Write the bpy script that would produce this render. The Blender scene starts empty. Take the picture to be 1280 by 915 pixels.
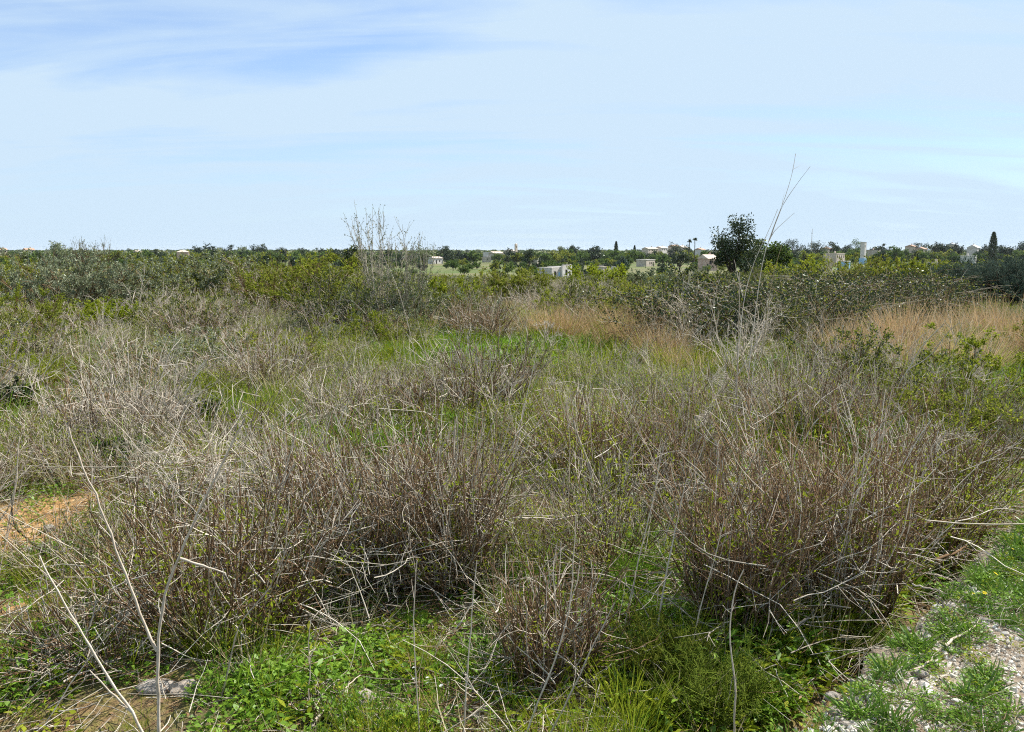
import bpy, bmesh, math, random
import numpy as np
from mathutils import Vector

sc = bpy.context.scene
COL = sc.collection
RAD = math.radians

# ------------------------------------------------------------------ camera
F, CX, CY = 1108.0, 640.0, 457.5          # focal length and centre in photo pixels (1280 x 915)
EYE = 1.65
PITCH = math.atan((CY - 313.0) / F)
cam_d = bpy.data.cameras.new('camera')
cam = bpy.data.objects.new('camera', cam_d)
COL.objects.link(cam)
cam_d.sensor_width = 36.0
cam_d.lens = 36.0 * F / 1280.0
cam_d.clip_start, cam_d.clip_end = 0.05, 20000
cam.location = (0, 0, EYE)
cam.rotation_euler = (math.pi / 2 - PITCH, 0, 0)
sc.camera = cam

# ------------------------------------------------------------------ light and sky
SUN_EL, SUN_AZ = RAD(48), RAD(60)        # azimuth clockwise from the viewing direction (+Y)
sun_vec = Vector((math.sin(SUN_AZ) * math.cos(SUN_EL), math.cos(SUN_AZ) * math.cos(SUN_EL), math.sin(SUN_EL)))
sd = bpy.data.lights.new('sun', 'SUN')
sd.energy, sd.angle, sd.color = 5.0, RAD(0.5), (1.0, 0.955, 0.89)
so = bpy.data.objects.new('sun', sd)
COL.objects.link(so)
so.rotation_euler = sun_vec.to_track_quat('Z', 'Y').to_euler()
so.location = sun_vec * 50

world = bpy.data.worlds.new('World')
sc.world = world
world.use_nodes = True
wt = world.node_tree
wn, wl = wt.nodes, wt.links
wn.clear()
def W(t, **kw):
    n = wn.new(t)
    for k, v in kw.items():
        setattr(n, k, v)
    return n
w_out, w_bg = W('ShaderNodeOutputWorld'), W('ShaderNodeBackground')
sky = W('ShaderNodeTexSky', sky_type='NISHITA', sun_disc=False, sun_elevation=SUN_EL, sun_rotation=SUN_AZ,
        altitude=50, air_density=1.0, dust_density=0.25, ozone_density=1.6)
w_bg.inputs['Strength'].default_value = 0.1
tc = W('ShaderNodeTexCoord')
sep = W('ShaderNodeSeparateXYZ')
wl.new(tc.outputs['Generated'], sep.inputs[0])
mx = W('ShaderNodeMath', operation='MAXIMUM'); mx.inputs[1].default_value = 0.0
wl.new(sep.outputs['Z'], mx.inputs[0])
ad = W('ShaderNodeMath', operation='ADD'); ad.inputs[1].default_value = 0.20
wl.new(mx.outputs[0], ad.inputs[0])
dx = W('ShaderNodeMath', operation='DIVIDE'); dy = W('ShaderNodeMath', operation='DIVIDE')
wl.new(sep.outputs['X'], dx.inputs[0]); wl.new(ad.outputs[0], dx.inputs[1])
wl.new(sep.outputs['Y'], dy.inputs[0]); wl.new(ad.outputs[0], dy.inputs[1])
cmb = W('ShaderNodeCombineXYZ')
wl.new(dx.outputs[0], cmb.inputs['X']); wl.new(dy.outputs[0], cmb.inputs['Y'])
def cloud(scale, sx, sy, rot, off, detail, lo, hi, dist=0.4):
    mp = W('ShaderNodeMapping')
    mp.inputs['Scale'].default_value = (sx, sy, 1)
    mp.inputs['Rotation'].default_value = (0, 0, rot)
    mp.inputs['Location'].default_value = off
    wl.new(cmb.outputs[0], mp.inputs['Vector'])
    nz = W('ShaderNodeTexNoise')
    nz.inputs['Scale'].default_value = scale
    nz.inputs['Detail'].default_value = detail
    nz.inputs['Roughness'].default_value = 0.55
    nz.inputs['Distortion'].default_value = dist
    wl.new(mp.outputs[0], nz.inputs['Vector'])
    mr = W('ShaderNodeMapRange', interpolation_type='SMOOTHSTEP')
    mr.inputs['From Min'].default_value, mr.inputs['From Max'].default_value = lo, hi
    wl.new(nz.outputs['Fac'], mr.inputs['Value'])
    return mr.outputs[0]
c1 = cloud(0.62, 0.6, 1.15, 0.16, (8.1, 6.2, 0), 6, 0.40, 0.68, 0.7)
c2 = cloud(1.9, 0.30, 1.5, 0.22, (4.3, 1.2, 0), 9, 0.34, 0.72, 1.6)
mxc = W('ShaderNodeMath', operation='MULTIPLY_ADD')
mxc.inputs[1].default_value = 0.62
wl.new(c1, mxc.inputs[0])
veil = W('ShaderNodeMath', operation='MULTIPLY_ADD'); veil.inputs[1].default_value = 0.46; veil.inputs[2].default_value = 0.30
wl.new(c2, veil.inputs[0]); wl.new(veil.outputs[0], mxc.inputs[2])
hz = W('ShaderNodeMapRange', interpolation_type='SMOOTHSTEP')     # the veil is seen edge-on near the horizon
for k_, v__ in (('From Min', 0.20), ('From Max', -0.02), ('To Min', 0.0), ('To Max', 0.5)):
    hz.inputs[k_].default_value = v__
wl.new(sep.outputs['Z'], hz.inputs['Value'])
hadd = W('ShaderNodeMath', operation='ADD'); wl.new(mxc.outputs[0], hadd.inputs[0]); wl.new(hz.outputs[0], hadd.inputs[1])
cl = W('ShaderNodeClamp'); wl.new(hadd.outputs[0], cl.inputs['Value']); cl.inputs['Max'].default_value = 0.97
gain = W('ShaderNodeMix', data_type='RGBA', blend_type='MULTIPLY')
gain.inputs['Factor'].default_value = 1.0
gain.inputs['B'].default_value = (0.60, 0.725, 0.94, 1)
wl.new(sky.outputs[0], gain.inputs['A'])
mix = W('ShaderNodeMix', data_type='RGBA')
mix.inputs['B'].default_value = (3.4, 4.3, 5.15, 1)        # thin high cloud
wl.new(gain.outputs['Result'], mix.inputs['A'])
wl.new(cl.outputs[0], mix.inputs['Factor'])
wl.new(mix.outputs['Result'], w_bg.inputs['Color'])
wl.new(w_bg.outputs[0], w_out.inputs['Surface'])

sc.view_settings.view_transform = 'Standard'
sc.view_settings.look = 'None'
sc.view_settings.exposure = 0.92
sc.view_settings.gamma = 1.0
sc.render.engine = 'CYCLES'
sc.cycles.use_denoising = False
sc.cycles.max_bounces = 5
sc.cycles.diffuse_bounces = 2
sc.cycles.glossy_bounces = 2
sc.cycles.transmission_bounces = 3
sc.cycles.pixel_filter_type = 'BLACKMAN_HARRIS'
sc.cycles.filter_width = 1.1
sc.cycles.use_adaptive_sampling = True
sc.cycles.adaptive_threshold = 0.02

# ------------------------------------------------------------------ the lie of the land
def sstep(a, b, x):
    t = np.clip((np.asarray(x, float) - a) / (b - a), 0, 1)
    return t * t * (3 - 2 * t)
_r = np.random.default_rng(5)
_ph = _r.uniform(0, 6.28, (24,)); _an = _r.uniform(0, 6.28, (24,))
def noise2(x, y, scale, seed=0, octaves=4):
    """smooth pseudo-noise about 0..1"""
    v, tot = 0.0, 0.0
    for o in range(octaves):
        f = (1.9 ** o) / scale
        for k in range(3):
            i = (seed * 7 + o * 3 + k) % 24
            a = _an[i] + seed
            v = v + np.sin((x * math.cos(a) + y * math.sin(a)) * f * 6.28 + _ph[i] + 1.7 * np.sin((y * math.cos(a) - x * math.sin(a)) * f * 2.3 + _ph[i - 5])) * 0.62 ** o
        tot += 3 * 0.62 ** o
    return 0.5 + 0.9 * v / tot
def terrain(x, y):
    x = np.asarray(x, float); y = np.asarray(y, float)
    a = x / np.maximum(y, 5.0)
    left = sstep(-0.12, -0.27, a)
    dip = 4.9 * sstep(22 + 25 * left, 210 + 160 * left, y)
    rise = 6.6 * sstep(520, 2600, y)
    b = (noise2(x, y, 3.1, 3, 3) - 0.5) * 0.14 * sstep(2.0, 5.0, y) + (noise2(x, y, 17, 4, 2) - 0.5) * 0.4 * sstep(8, 30, y)
    v = (x - 1.02) * 0.7462 - (y - 2.94) * 0.6657            # distance right of the track's edge
    ditch = 0.20 * np.exp(-(np.minimum(v + 0.1, 0) / 0.38) ** 2) * sstep(9, 6, y)
    return -0.34 - dip + rise + b - ditch

_T = np.geomspace(1.2, 6000, 4000)
def hit(px, py):
    """where the line of sight through photo pixel (px, py) meets the field"""
    u = -(py - CY) / F
    d = np.array([(px - CX) / F, math.cos(PITCH) + u * math.sin(PITCH), -math.sin(PITCH) + u * math.cos(PITCH)])
    P = d[None, :] / d[1] * _T[:, None]
    P[:, 2] += EYE
    below = np.nonzero(P[:, 2] < terrain(P[:, 0], P[:, 1]))[0]
    i = below[0] if len(below) else len(_T) - 1
    p = P[i]
    return float(p[0]), float(p[1]), float(terrain(p[0], p[1]))
def at(px, py, y):
    """the point at distance y along the line of sight through a photo pixel"""
    u = -(py - CY) / F
    d = np.array([(px - CX) / F, math.cos(PITCH) + u * math.sin(PITCH), -math.sin(PITCH) + u * math.cos(PITCH)])
    p = d / d[1] * y
    return np.array([p[0], p[1], p[2] + EYE])
# the raised gravel track: its edge runs from A along D; V is the distance to the right of that edge
EA = np.array([1.02, 2.94]); EB = np.array([3.09, 5.26])
ED = (EB - EA) / np.linalg.norm(EB - EA); EN = np.array([ED[1], -ED[0]])
def edge_sv(x, y):
    dx_, dy_ = np.asarray(x) - EA[0], np.asarray(y) - EA[1]
    return dx_ * ED[0] + dy_ * ED[1], dx_ * EN[0] + dy_ * EN[1]
def edge_wobble(s):
    return 0.035 * np.sin(s * 4.3 + 1) + 0.02 * np.sin(s * 11 + 2) + 0.012 * np.sin(s * 27)

# ------------------------------------------------------------------ materials
MATS = {}
def new_mat(name):
    m = bpy.data.materials.new(name)
    m.use_nodes = True
    nt = m.node_tree
    nt.nodes.clear()
    return m, nt.nodes, nt.links
def ramp(n, l, fac, cols, pos=None):
    r = n.new('ShaderNodeValToRGB')
    els = r.color_ramp.elements
    k = len(cols)
    while len(els) < k:
        els.new(0.5)
    for i, c in enumerate(cols):
        els[i].position = pos[i] if pos else i / (k - 1)
        els[i].color = (*c, 1)
    l.new(fac, r.inputs[0])
    return r.outputs[0]
def plant_mat(name, cols, trans=0.0, gloss=0.0, rough=0.5, spread=0.35, mottle=0.0):
    """colour from a per-strand number in the mesh and a per-plant random number"""
    m, n, l = new_mat(name)
    at_ = n.new('ShaderNodeAttribute'); at_.attribute_name = 'tint'
    oi = n.new('ShaderNodeObjectInfo')
    ma = n.new('ShaderNodeMath'); ma.operation = 'MULTIPLY_ADD'; ma.inputs[1].default_value = spread
    l.new(oi.outputs['Random'], ma.inputs[0])
    mb = n.new('ShaderNodeMath'); mb.operation = 'MULTIPLY'; mb.inputs[1].default_value = 1 - spread
    l.new(at_.outputs['Fac'], mb.inputs[0]); l.new(mb.outputs[0], ma.inputs[2])
    f = ma.outputs[0]
    if mottle:
        tcn = n.new('ShaderNodeTexCoord'); z = n.new('ShaderNodeTexNoise'); z.inputs['Scale'].default_value = 38; z.inputs['Detail'].default_value = 5
        l.new(tcn.outputs['Object'], z.inputs['Vector'])
        mo = n.new('ShaderNodeMath'); mo.operation = 'MULTIPLY_ADD'; mo.inputs[1].default_value = mottle; mo.inputs[2].default_value = -mottle / 2
        l.new(z.outputs['Fac'], mo.inputs[0])
        su = n.new('ShaderNodeMath'); su.operation = 'ADD'; l.new(f, su.inputs[0]); l.new(mo.outputs[0], su.inputs[1]); f = su.outputs[0]
    c = ramp(n, l, f, cols)
    out = n.new('ShaderNodeOutputMaterial')
    df = n.new('ShaderNodeBsdfDiffuse'); l.new(c, df.inputs['Color'])
    sh = df.outputs[0]
    if trans:
        tr = n.new('ShaderNodeBsdfTranslucent'); l.new(c, tr.inputs['Color'])
        mxs = n.new('ShaderNodeMixShader'); mxs.inputs[0].default_value = trans
        l.new(sh, mxs.inputs[1]); l.new(tr.outputs[0], mxs.inputs[2]); sh = mxs.outputs[0]
    if gloss:
        gl = n.new('ShaderNodeBsdfGlossy'); gl.inputs['Roughness'].default_value = rough
        gl.inputs['Color'].default_value = (0.9, 0.95, 0.9, 1)
        mxs = n.new('ShaderNodeMixShader'); mxs.inputs[0].default_value = gloss
        l.new(sh, mxs.inputs[1]); l.new(gl.outputs[0], mxs.inputs[2]); sh = mxs.outputs[0]
    l.new(sh, out.inputs['Surface'])
    MATS[name] = m
    return m
plant_mat('brown_bark', [(0.075, 0.045, 0.024), (0.165, 0.105, 0.058), (0.29, 0.20, 0.12)])
plant_mat('grey_twig', [(0.24, 0.205, 0.155), (0.41, 0.36, 0.285), (0.62, 0.56, 0.46)])
plant_mat('dead_wood', [(0.32, 0.265, 0.20), (0.47, 0.40, 0.31), (0.63, 0.56, 0.45)], mottle=1.6)
plant_mat('dry_leaf', [(0.12, 0.065, 0.036), (0.215, 0.125, 0.068), (0.34, 0.235, 0.14)], trans=0.2)
plant_mat('straw', [(0.37, 0.235, 0.105), (0.52, 0.365, 0.195), (0.65, 0.515, 0.33)], trans=0.25)
plant_mat('pale_straw', [(0.30, 0.25, 0.13), (0.44, 0.37, 0.20), (0.58, 0.51, 0.31)], trans=0.2)
plant_mat('yellow_green', [(0.14, 0.185, 0.012), (0.24, 0.29, 0.022), (0.37, 0.385, 0.055)], trans=0.45)
plant_mat('moss_green', [(0.105, 0.13, 0.016), (0.185, 0.21, 0.03), (0.29, 0.295, 0.07)], trans=0.4)
plant_mat('fresh_green', [(0.08, 0.165, 0.010), (0.145, 0.27, 0.018), (0.25, 0.38, 0.04)], trans=0.42, gloss=0.02, rough=0.5)
plant_mat('strap_green', [(0.055, 0.12, 0.012), (0.10, 0.19, 0.022), (0.21, 0.29, 0.05)], trans=0.3, gloss=0.03, rough=0.4)
plant_mat('olive_leaf', [(0.09, 0.115, 0.045), (0.155, 0.185, 0.085), (0.25, 0.275, 0.16)], trans=0.2, gloss=0.03, rough=0.45)
plant_mat('dark_leaf', [(0.018, 0.032, 0.013), (0.034, 0.055, 0.020), (0.065, 0.085, 0.03)], trans=0.2, gloss=0.03, rough=0.4)
plant_mat('silver_leaf', [(0.13, 0.155, 0.08), (0.22, 0.25, 0.145), (0.34, 0.37, 0.25)], trans=0.35, gloss=0.03, rough=0.5)
plant_mat('feather_green', [(0.11, 0.16, 0.02), (0.19, 0.25, 0.035), (0.28, 0.32, 0.07)], trans=0.3)
plant_mat('blue_green', [(0.045, 0.07, 0.05), (0.08, 0.11, 0.08), (0.13, 0.165, 0.12)], trans=0.15)
plant_mat('orchard_leaf', [(0.06, 0.10, 0.022), (0.10, 0.155, 0.038), (0.17, 0.22, 0.065)], trans=0.2)
plant_mat('petal_yellow', [(0.65, 0.50, 0.03), (0.75, 0.62, 0.08)], trans=0.2)
plant_mat('petal_white', [(0.7, 0.7, 0.66), (0.85, 0.85, 0.82)], trans=0.2)
plant_mat('dark_bark', [(0.035, 0.028, 0.022), (0.06, 0.048, 0.037), (0.10, 0.085, 0.065)])

def surf_mat(name, cols, scale, rough=0.9, bump=0.0, bump_scale=None, detail=6, obj_rand=0.0):
    m, n, l = new_mat(name)
    tcn = n.new('ShaderNodeTexCoord')
    nz = n.new('ShaderNodeTexNoise')
    nz.inputs['Scale'].default_value = scale; nz.inputs['Detail'].default_value = detail
    nz.inputs['Roughness'].default_value = 0.65
    l.new(tcn.outputs['Object'], nz.inputs['Vector'])
    mr = n.new('ShaderNodeMapRange')
    mr.inputs['From Min'].default_value, mr.inputs['From Max'].default_value = 0.3, 0.7
    l.new(nz.outputs['Fac'], mr.inputs['Value'])
    fac = mr.outputs[0]
    if obj_rand:
        oi = n.new('ShaderNodeObjectInfo')
        ma = n.new('ShaderNodeMath'); ma.operation = 'MULTIPLY_ADD'; ma.inputs[1].default_value = obj_rand
        mb = n.new('ShaderNodeMath'); mb.operation = 'MULTIPLY'; mb.inputs[1].default_value = 1 - obj_rand
        l.new(oi.outputs['Random'], ma.inputs[0]); l.new(fac, mb.inputs[0]); l.new(mb.outputs[0], ma.inputs[2])
        fac = ma.outputs[0]
    c = ramp(n, l, fac, cols)
    b = n.new('ShaderNodeBsdfPrincipled')
    b.inputs['Roughness'].default_value = rough
    b.inputs['Specular IOR Level'].default_value = 0.25
    l.new(c, b.inputs['Base Color'])
    if bump:
        nb = n.new('ShaderNodeTexNoise'); nb.inputs['Scale'].default_value = bump_scale or scale * 4
        nb.inputs['Detail'].default_value = 8
        l.new(tcn.outputs['Object'], nb.inputs['Vector'])
        bp = n.new('ShaderNodeBump'); bp.inputs['Strength'].default_value = bump; bp.inputs['Distance'].default_value = 0.02
        l.new(nb.outputs['Fac'], bp.inputs['Height']); l.new(bp.outputs[0], b.inputs['Normal'])
    o = n.new('ShaderNodeOutputMaterial'); l.new(b.outputs[0], o.inputs['Surface'])
    MATS[name] = m
    return m
surf_mat('gravel_stone', [(0.40, 0.35, 0.28), (0.58, 0.53, 0.45), (0.74, 0.70, 0.62)], 6, obj_rand=0.75)
surf_mat('limestone', [(0.20, 0.17, 0.14), (0.40, 0.35, 0.29), (0.56, 0.51, 0.44)], 9, bump=0.6, bump_scale=40)
surf_mat('orange_stone', [(0.24, 0.20, 0.17), (0.44, 0.38, 0.31), (0.50, 0.33, 0.19)], 7, bump=0.6, bump_scale=40)
surf_mat('track_earth', [(0.13, 0.095, 0.06), (0.24, 0.19, 0.135), (0.38, 0.32, 0.25)], 14, bump=0.7, bump_scale=60)
surf_mat('cream_wall', [(0.40, 0.32, 0.25), (0.50, 0.42, 0.34), (0.57, 0.50, 0.42)], 0.8)
surf_mat('white_wall', [(0.50, 0.45, 0.39), (0.59, 0.55, 0.50), (0.67, 0.64, 0.60)], 0.8)
surf_mat('pink_wall', [(0.42, 0.28, 0.22), (0.50, 0.36, 0.28), (0.56, 0.43, 0.35)], 0.9)
surf_mat('rubble_wall', [(0.30, 0.26, 0.22), (0.50, 0.45, 0.40), (0.70, 0.66, 0.60)], 2.5)
surf_mat('terracotta', [(0.34, 0.19, 0.13), (0.42, 0.27, 0.19), (0.50, 0.36, 0.27)], 1.2)
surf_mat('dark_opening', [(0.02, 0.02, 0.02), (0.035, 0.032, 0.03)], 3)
surf_mat('blue_paint', [(0.22, 0.42, 0.60), (0.34, 0.56, 0.74)], 1.0, rough=0.5)
surf_mat('metal_grey', [(0.25, 0.26, 0.28), (0.34, 0.35, 0.36)], 2.0, rough=0.5)

# ------------------------------------------------------------------ geometry collectors
def unit(v):
    return v / np.maximum(np.linalg.norm(v, axis=-1, keepdims=True), 1e-9)
class Geo:
    """collects quads (numpy) per material, and makes meshes of them"""
    def __init__(self):
        self.d = {}
    def add(self, mat, V, Q, T):
        self.d.setdefault(mat, []).append((V.reshape(-1, 3), Q.reshape(-1, 4), T.reshape(-1)))
    def tubes(self, mat, P, R, tint, sides=3):
        P = np.asarray(P, float); N, K = P.shape[:2]
        R = np.broadcast_to(np.asarray(R, float), (N, K))
        t = unit(np.gradient(P, axis=1))
        ref = np.where(np.abs(t[..., 2:3]) > 0.85, np.array([1.0, 0.2, 0.1]), np.array([0.1, 0.2, 1.0]))
        u = unit(np.cross(t, ref)); v = np.cross(t, u)
        a = np.arange(sides) * 2 * math.pi / sides
        V = P[:, :, None, :] + R[:, :, None, None] * (u[:, :, None, :] * np.cos(a)[None, None, :, None] + v[:, :, None, :] * np.sin(a)[None, None, :, None])
        idx = np.arange(N * K * sides).reshape(N, K, sides)
        nx = np.roll(idx, -1, axis=2)
        Q = np.stack([idx[:, :-1], nx[:, :-1], nx[:, 1:], idx[:, 1:]], -1)
        T = np.broadcast_to(np.asarray(tint, float).reshape(-1, 1, 1), (N, K, sides))
        self.add(mat, V, Q, np.array(T))
    def blades(self, mat, P, Wd, tint, rng):
        """flat blades: ribbons with a taper"""
        N, K = P.shape[:2]
        t = unit(np.gradient(P, axis=1))
        s = unit(np.cross(t, unit(rng.normal(size=(N, 1, 3)))))
        tap = np.sin(np.linspace(0.35, math.pi, K)) ** 0.7 + 0.06
        o = s * (np.asarray(Wd).reshape(-1, 1, 1) * 0.5 * tap[None, :, None])
        V = np.stack([P - o, P + o], 2)
        idx = np.arange(N * K * 2).reshape(N, K, 2)
        Q = np.stack([idx[:, :-1, 0], idx[:, :-1, 1], idx[:, 1:, 1], idx[:, 1:, 0]], -1)
        T = np.broadcast_to(np.asarray(tint, float).reshape(-1, 1, 1), (N, K, 2))
        self.add(mat, V, Q, np.array(T))
    def leaves(self, mat, C, D, L, Wd, tint, rng, up=None, fold=0.25):
        N = len(C)
        D = unit(D)
        ref = unit(rng.normal(size=(N, 3))) if up is None else unit(np.array([0, 0, 1.0]) + rng.normal(size=(N, 3)) * up)
        S = unit(np.cross(D, ref)); Nn = np.cross(S, D)
        L = np.broadcast_to(np.asarray(L, float), (N,))[:, None]; Wd = np.broadcast_to(np.asarray(Wd, float), (N,))[:, None]
        V = np.stack([C, C + D * L * 0.48 - S * Wd * 0.5 + Nn * Wd * fold, C + D * L, C + D * L * 0.48 + S * Wd * 0.5 + Nn * Wd * fold], 1)
        Q = np.arange(N * 4).reshape(N, 4)
        T = np.repeat(np.asarray(tint, float).reshape(-1), 4) if np.size(tint) == N else np.full(N * 4, float(tint))
        self.add(mat, V, Q, T)
    def mesh(self, name, mats=None):
        mats = [m for m in (mats or list(self.d)) if m in self.d]
        me = bpy.data.meshes.new(name)
        V, Q, T, MI, off = [], [], [], [], 0
        for i, m in enumerate(mats):
            me.materials.append(MATS[m])
            for v, q, t in self.d[m]:
                V.append(v); Q.append(q + off); T.append(t); MI.append(np.full(len(q), i)); off += len(v)
        V, Q, T, MI = map(np.concatenate, (V, Q, T, MI))
        me.vertices.add(len(V)); me.vertices.foreach_set('co', V.astype(np.float32).ravel())
        me.loops.add(Q.size); me.loops.foreach_set('vertex_index', Q.astype(np.int32).ravel())
        me.polygons.add(len(Q)); me.polygons.foreach_set('loop_start', (np.arange(len(Q)) * 4).astype(np.int32))
        me.polygons.foreach_set('material_index', MI.astype(np.int32))
        a = me.attributes.new('tint', 'FLOAT', 'POINT'); a.data.foreach_set('value', T.astype(np.float32))
        me.update(); me.validate()
        return me

def lines(rng, base, d, length, K, wig=0.06, lift=0.0):
    """polylines that start at base in direction d and wander; lift > 0 bends them up, < 0 lets them droop"""
    N = len(base)
    L = np.broadcast_to(np.asarray(length, float), (N,))[:, None] / (K - 1)
    P = np.zeros((N, K, 3)); P[:, 0] = base; d = unit(np.array(d, float))
    for k in range(1, K):
        P[:, k] = P[:, k - 1] + d * L
        d = unit(d + rng.normal(size=(N, 3)) * wig + np.array([0, 0, lift]))
    return P
def fan(rng, n, r0, tmin, tmax, l0, l1, K, wig=0.06, lift=0.0, z0=0.0):
    ang = rng.uniform(0, 2 * math.pi, n); q = np.sqrt(rng.uniform(0, 1, n))
    base = np.stack([r0 * q * np.cos(ang), r0 * q * np.sin(ang), np.full(n, z0)], -1)
    tilt = tmin + (tmax - tmin) * np.clip(0.65 * q + 0.5 * rng.uniform(0, 1, n) - 0.1, 0, 1)
    az = ang + rng.normal(size=n) * 0.45
    d = np.stack([np.sin(tilt) * np.cos(az), np.sin(tilt) * np.sin(az), np.cos(tilt)], -1)
    return lines(rng, base, d, rng.uniform(l0, l1, n), K, wig, lift)
def twigs(rng, P, per, t0, l0, l1, K, spread=0.6, wig=0.1, lift=0.05, t1=0.98):
    N, Kp = P.shape[:2]
    i = np.repeat(np.arange(N), per); n = len(i)
    t = rng.uniform(t0, t1, n) * (Kp - 1)
    k = np.minimum(t.astype(int), Kp - 2); f = (t - k)[:, None]
    b = P[i, k] * (1 - f) + P[i, k + 1] * f
    tg = unit(P[i, k + 1] - P[i, k])
    return lines(rng, b, unit(tg + rng.normal(size=(n, 3)) * spread), rng.uniform(l0, l1, n), K, wig, lift)
def on(rng, P, n, t0=0.0, t1=1.0):
    """n random points on polylines P, with tangents"""
    N, Kp = P.shape[:2]
    i = rng.integers(0, N, n); t = rng.uniform(t0, t1, n) * (Kp - 1)
    k = np.minimum(t.astype(int), Kp - 2); f = (t - k)[:, None]
    return P[i, k] * (1 - f) + P[i, k + 1] * f, unit(P[i, k + 1] - P[i, k])
def taper(n, K, r0, r1):
    return np.broadcast_to(np.linspace(r0, r1, K)[None, :], (n, K))

# ------------------------------------------------------------------ plant kinds (each returns a Geo; materials map to part names)
def g_dry(seed, H, Wd, n=330, leaf='yellow_green', nleaf=500, grey=0.5, brown='brown_bark', tmax=None, per=3, thick=1.25):
    """dense fine-twigged dry shrub; grey gives the share of bleached wood, more of it at the tips"""
    rng = np.random.default_rng(seed); g = Geo()
    if tmax is None:
        tmax = min(math.atan2(Wd * 0.42, H * 0.8), 1.15)
    n = int(n * 0.62); H = H * 0.92
    S = fan(rng, n, Wd * 0.27, 0.0, tmax * 1.15, H * 0.32, H * 1.0, 7, 0.11, 0.006)
    # broken and fallen stems caught in the shrub
    nm_ = max(n // 3, 6)
    b = np.stack([rng.normal(size=nm_) * Wd * 0.27, rng.normal(size=nm_) * Wd * 0.27, rng.uniform(0.02, 0.6, nm_) ** 1.3 * H], -1)
    Mz = lines(rng, b, rng.normal(size=(nm_, 3)) * [1, 1, 0.55], rng.uniform(0.25, 0.7, nm_) * H, 6, 0.16, -0.01)
    Mz[:, :, 2] = np.maximum(Mz[:, :, 2], 0.01)
    g.tubes('grey_twig', Mz, taper(nm_, 6, 0.0032 * thick, 0.0014 * thick), rng.uniform(0.2, 1, nm_))
    Mt = twigs(rng, Mz, 3, 0.2, H * 0.06, H * 0.2, 3, 0.9, 0.15, 0)
    g.tubes('grey_twig', Mt, taper(len(Mt), 3, 0.0018 * thick, 0.0009 * thick), rng.uniform(0, 1, len(Mt)))
    gs = rng.uniform(0, 1, n) < grey * 0.6
    for mask, mat in ((gs, 'grey_twig'), (~gs, brown)):
        if mask.sum():
            g.tubes(mat, S[mask], taper(mask.sum(), 7, 0.0036 * thick, 0.0017 * thick), rng.uniform(0, 1, mask.sum()))
    Tw = twigs(rng, S, per, 0.25, H * 0.10, H * 0.28, 4, 0.62, 0.17, 0.04)
    m = len(Tw); gm = rng.uniform(0, 1, m) < grey * 0.7 + 0.45 * sstep(0.5, 0.95, Tw[:, 0, 2] / H)
    for mask, mat in ((gm, 'grey_twig'), (~gm, brown)):
        if mask.sum():
            g.tubes(mat, Tw[mask], taper(mask.sum(), 4, 0.0021 * thick, 0.0011 * thick), rng.uniform(0, 1, mask.sum()))
    Fi = twigs(rng, Tw, 1, 0.3, H * 0.03, H * 0.085, 2, 0.8, 0, 0)
    m = len(Fi); gm = rng.uniform(0, 1, m) < grey * 0.8 + 0.35 * sstep(0.5, 0.95, Fi[:, 0, 2] / H)
    for mask, mat in ((gm, 'grey_twig'), (~gm, 'dry_leaf')):
        if mask.sum():
            g.tubes(mat, Fi[mask], taper(mask.sum(), 2, 0.0012 * thick, 0.0007 * thick), rng.uniform(0, 1, mask.sum()))
    c, d = on(rng, Tw, n * 4)
    g.leaves('dry_leaf', c, d * 0.5 + rng.normal(size=c.shape), rng.uniform(0.007, 0.018, len(c)) * thick, rng.uniform(0.003, 0.007, len(c)) * thick, rng.uniform(0, 1, len(c)), rng)
    if nleaf:
        # a few shoots carry fresh leaves in small bunches
        nleaf = int(nleaf * 3.2)
        b, d = on(rng, S[:, 1:6], max(nleaf // 9, 1))
        c = np.repeat(b, 9, 0) + rng.normal(size=(len(b) * 9, 3)) * 0.026
        g.leaves(leaf, c, rng.normal(size=c.shape) + [0, 0, 0.5], rng.uniform(0.018, 0.042, len(c)), rng.uniform(0.007, 0.014, len(c)), rng.uniform(0, 1, len(c)), rng)
    return g
def g_grey(seed, H, Wd, n=14, mat='dead_wood', r=0.009, per=7, tmax=0.95):
    """leafless forking dead shrub, bleached"""
    rng = np.random.default_rng(seed); g = Geo()
    S = fan(rng, n, Wd * 0.1, 0.05, tmax, H * 0.6, H * 1.1, 7, 0.14, 0.01)
    g.tubes(mat, S, taper(n, 7, r, r * 0.35), rng.uniform(0, 1, n), 4)
    A = twigs(rng, S, per, 0.3, H * 0.2, H * 0.45, 5, 0.55, 0.15, 0.02)
    g.tubes(mat, A, taper(len(A), 5, r * 0.5, r * 0.18), rng.uniform(0, 1, len(A)))
    B = twigs(rng, A, 4, 0.3, H * 0.07, H * 0.2, 3, 0.7, 0.1, 0)
    g.tubes('grey_twig', B, taper(len(B), 3, r * 0.25, r * 0.1), rng.uniform(0, 1, len(B)))
    return g
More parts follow.
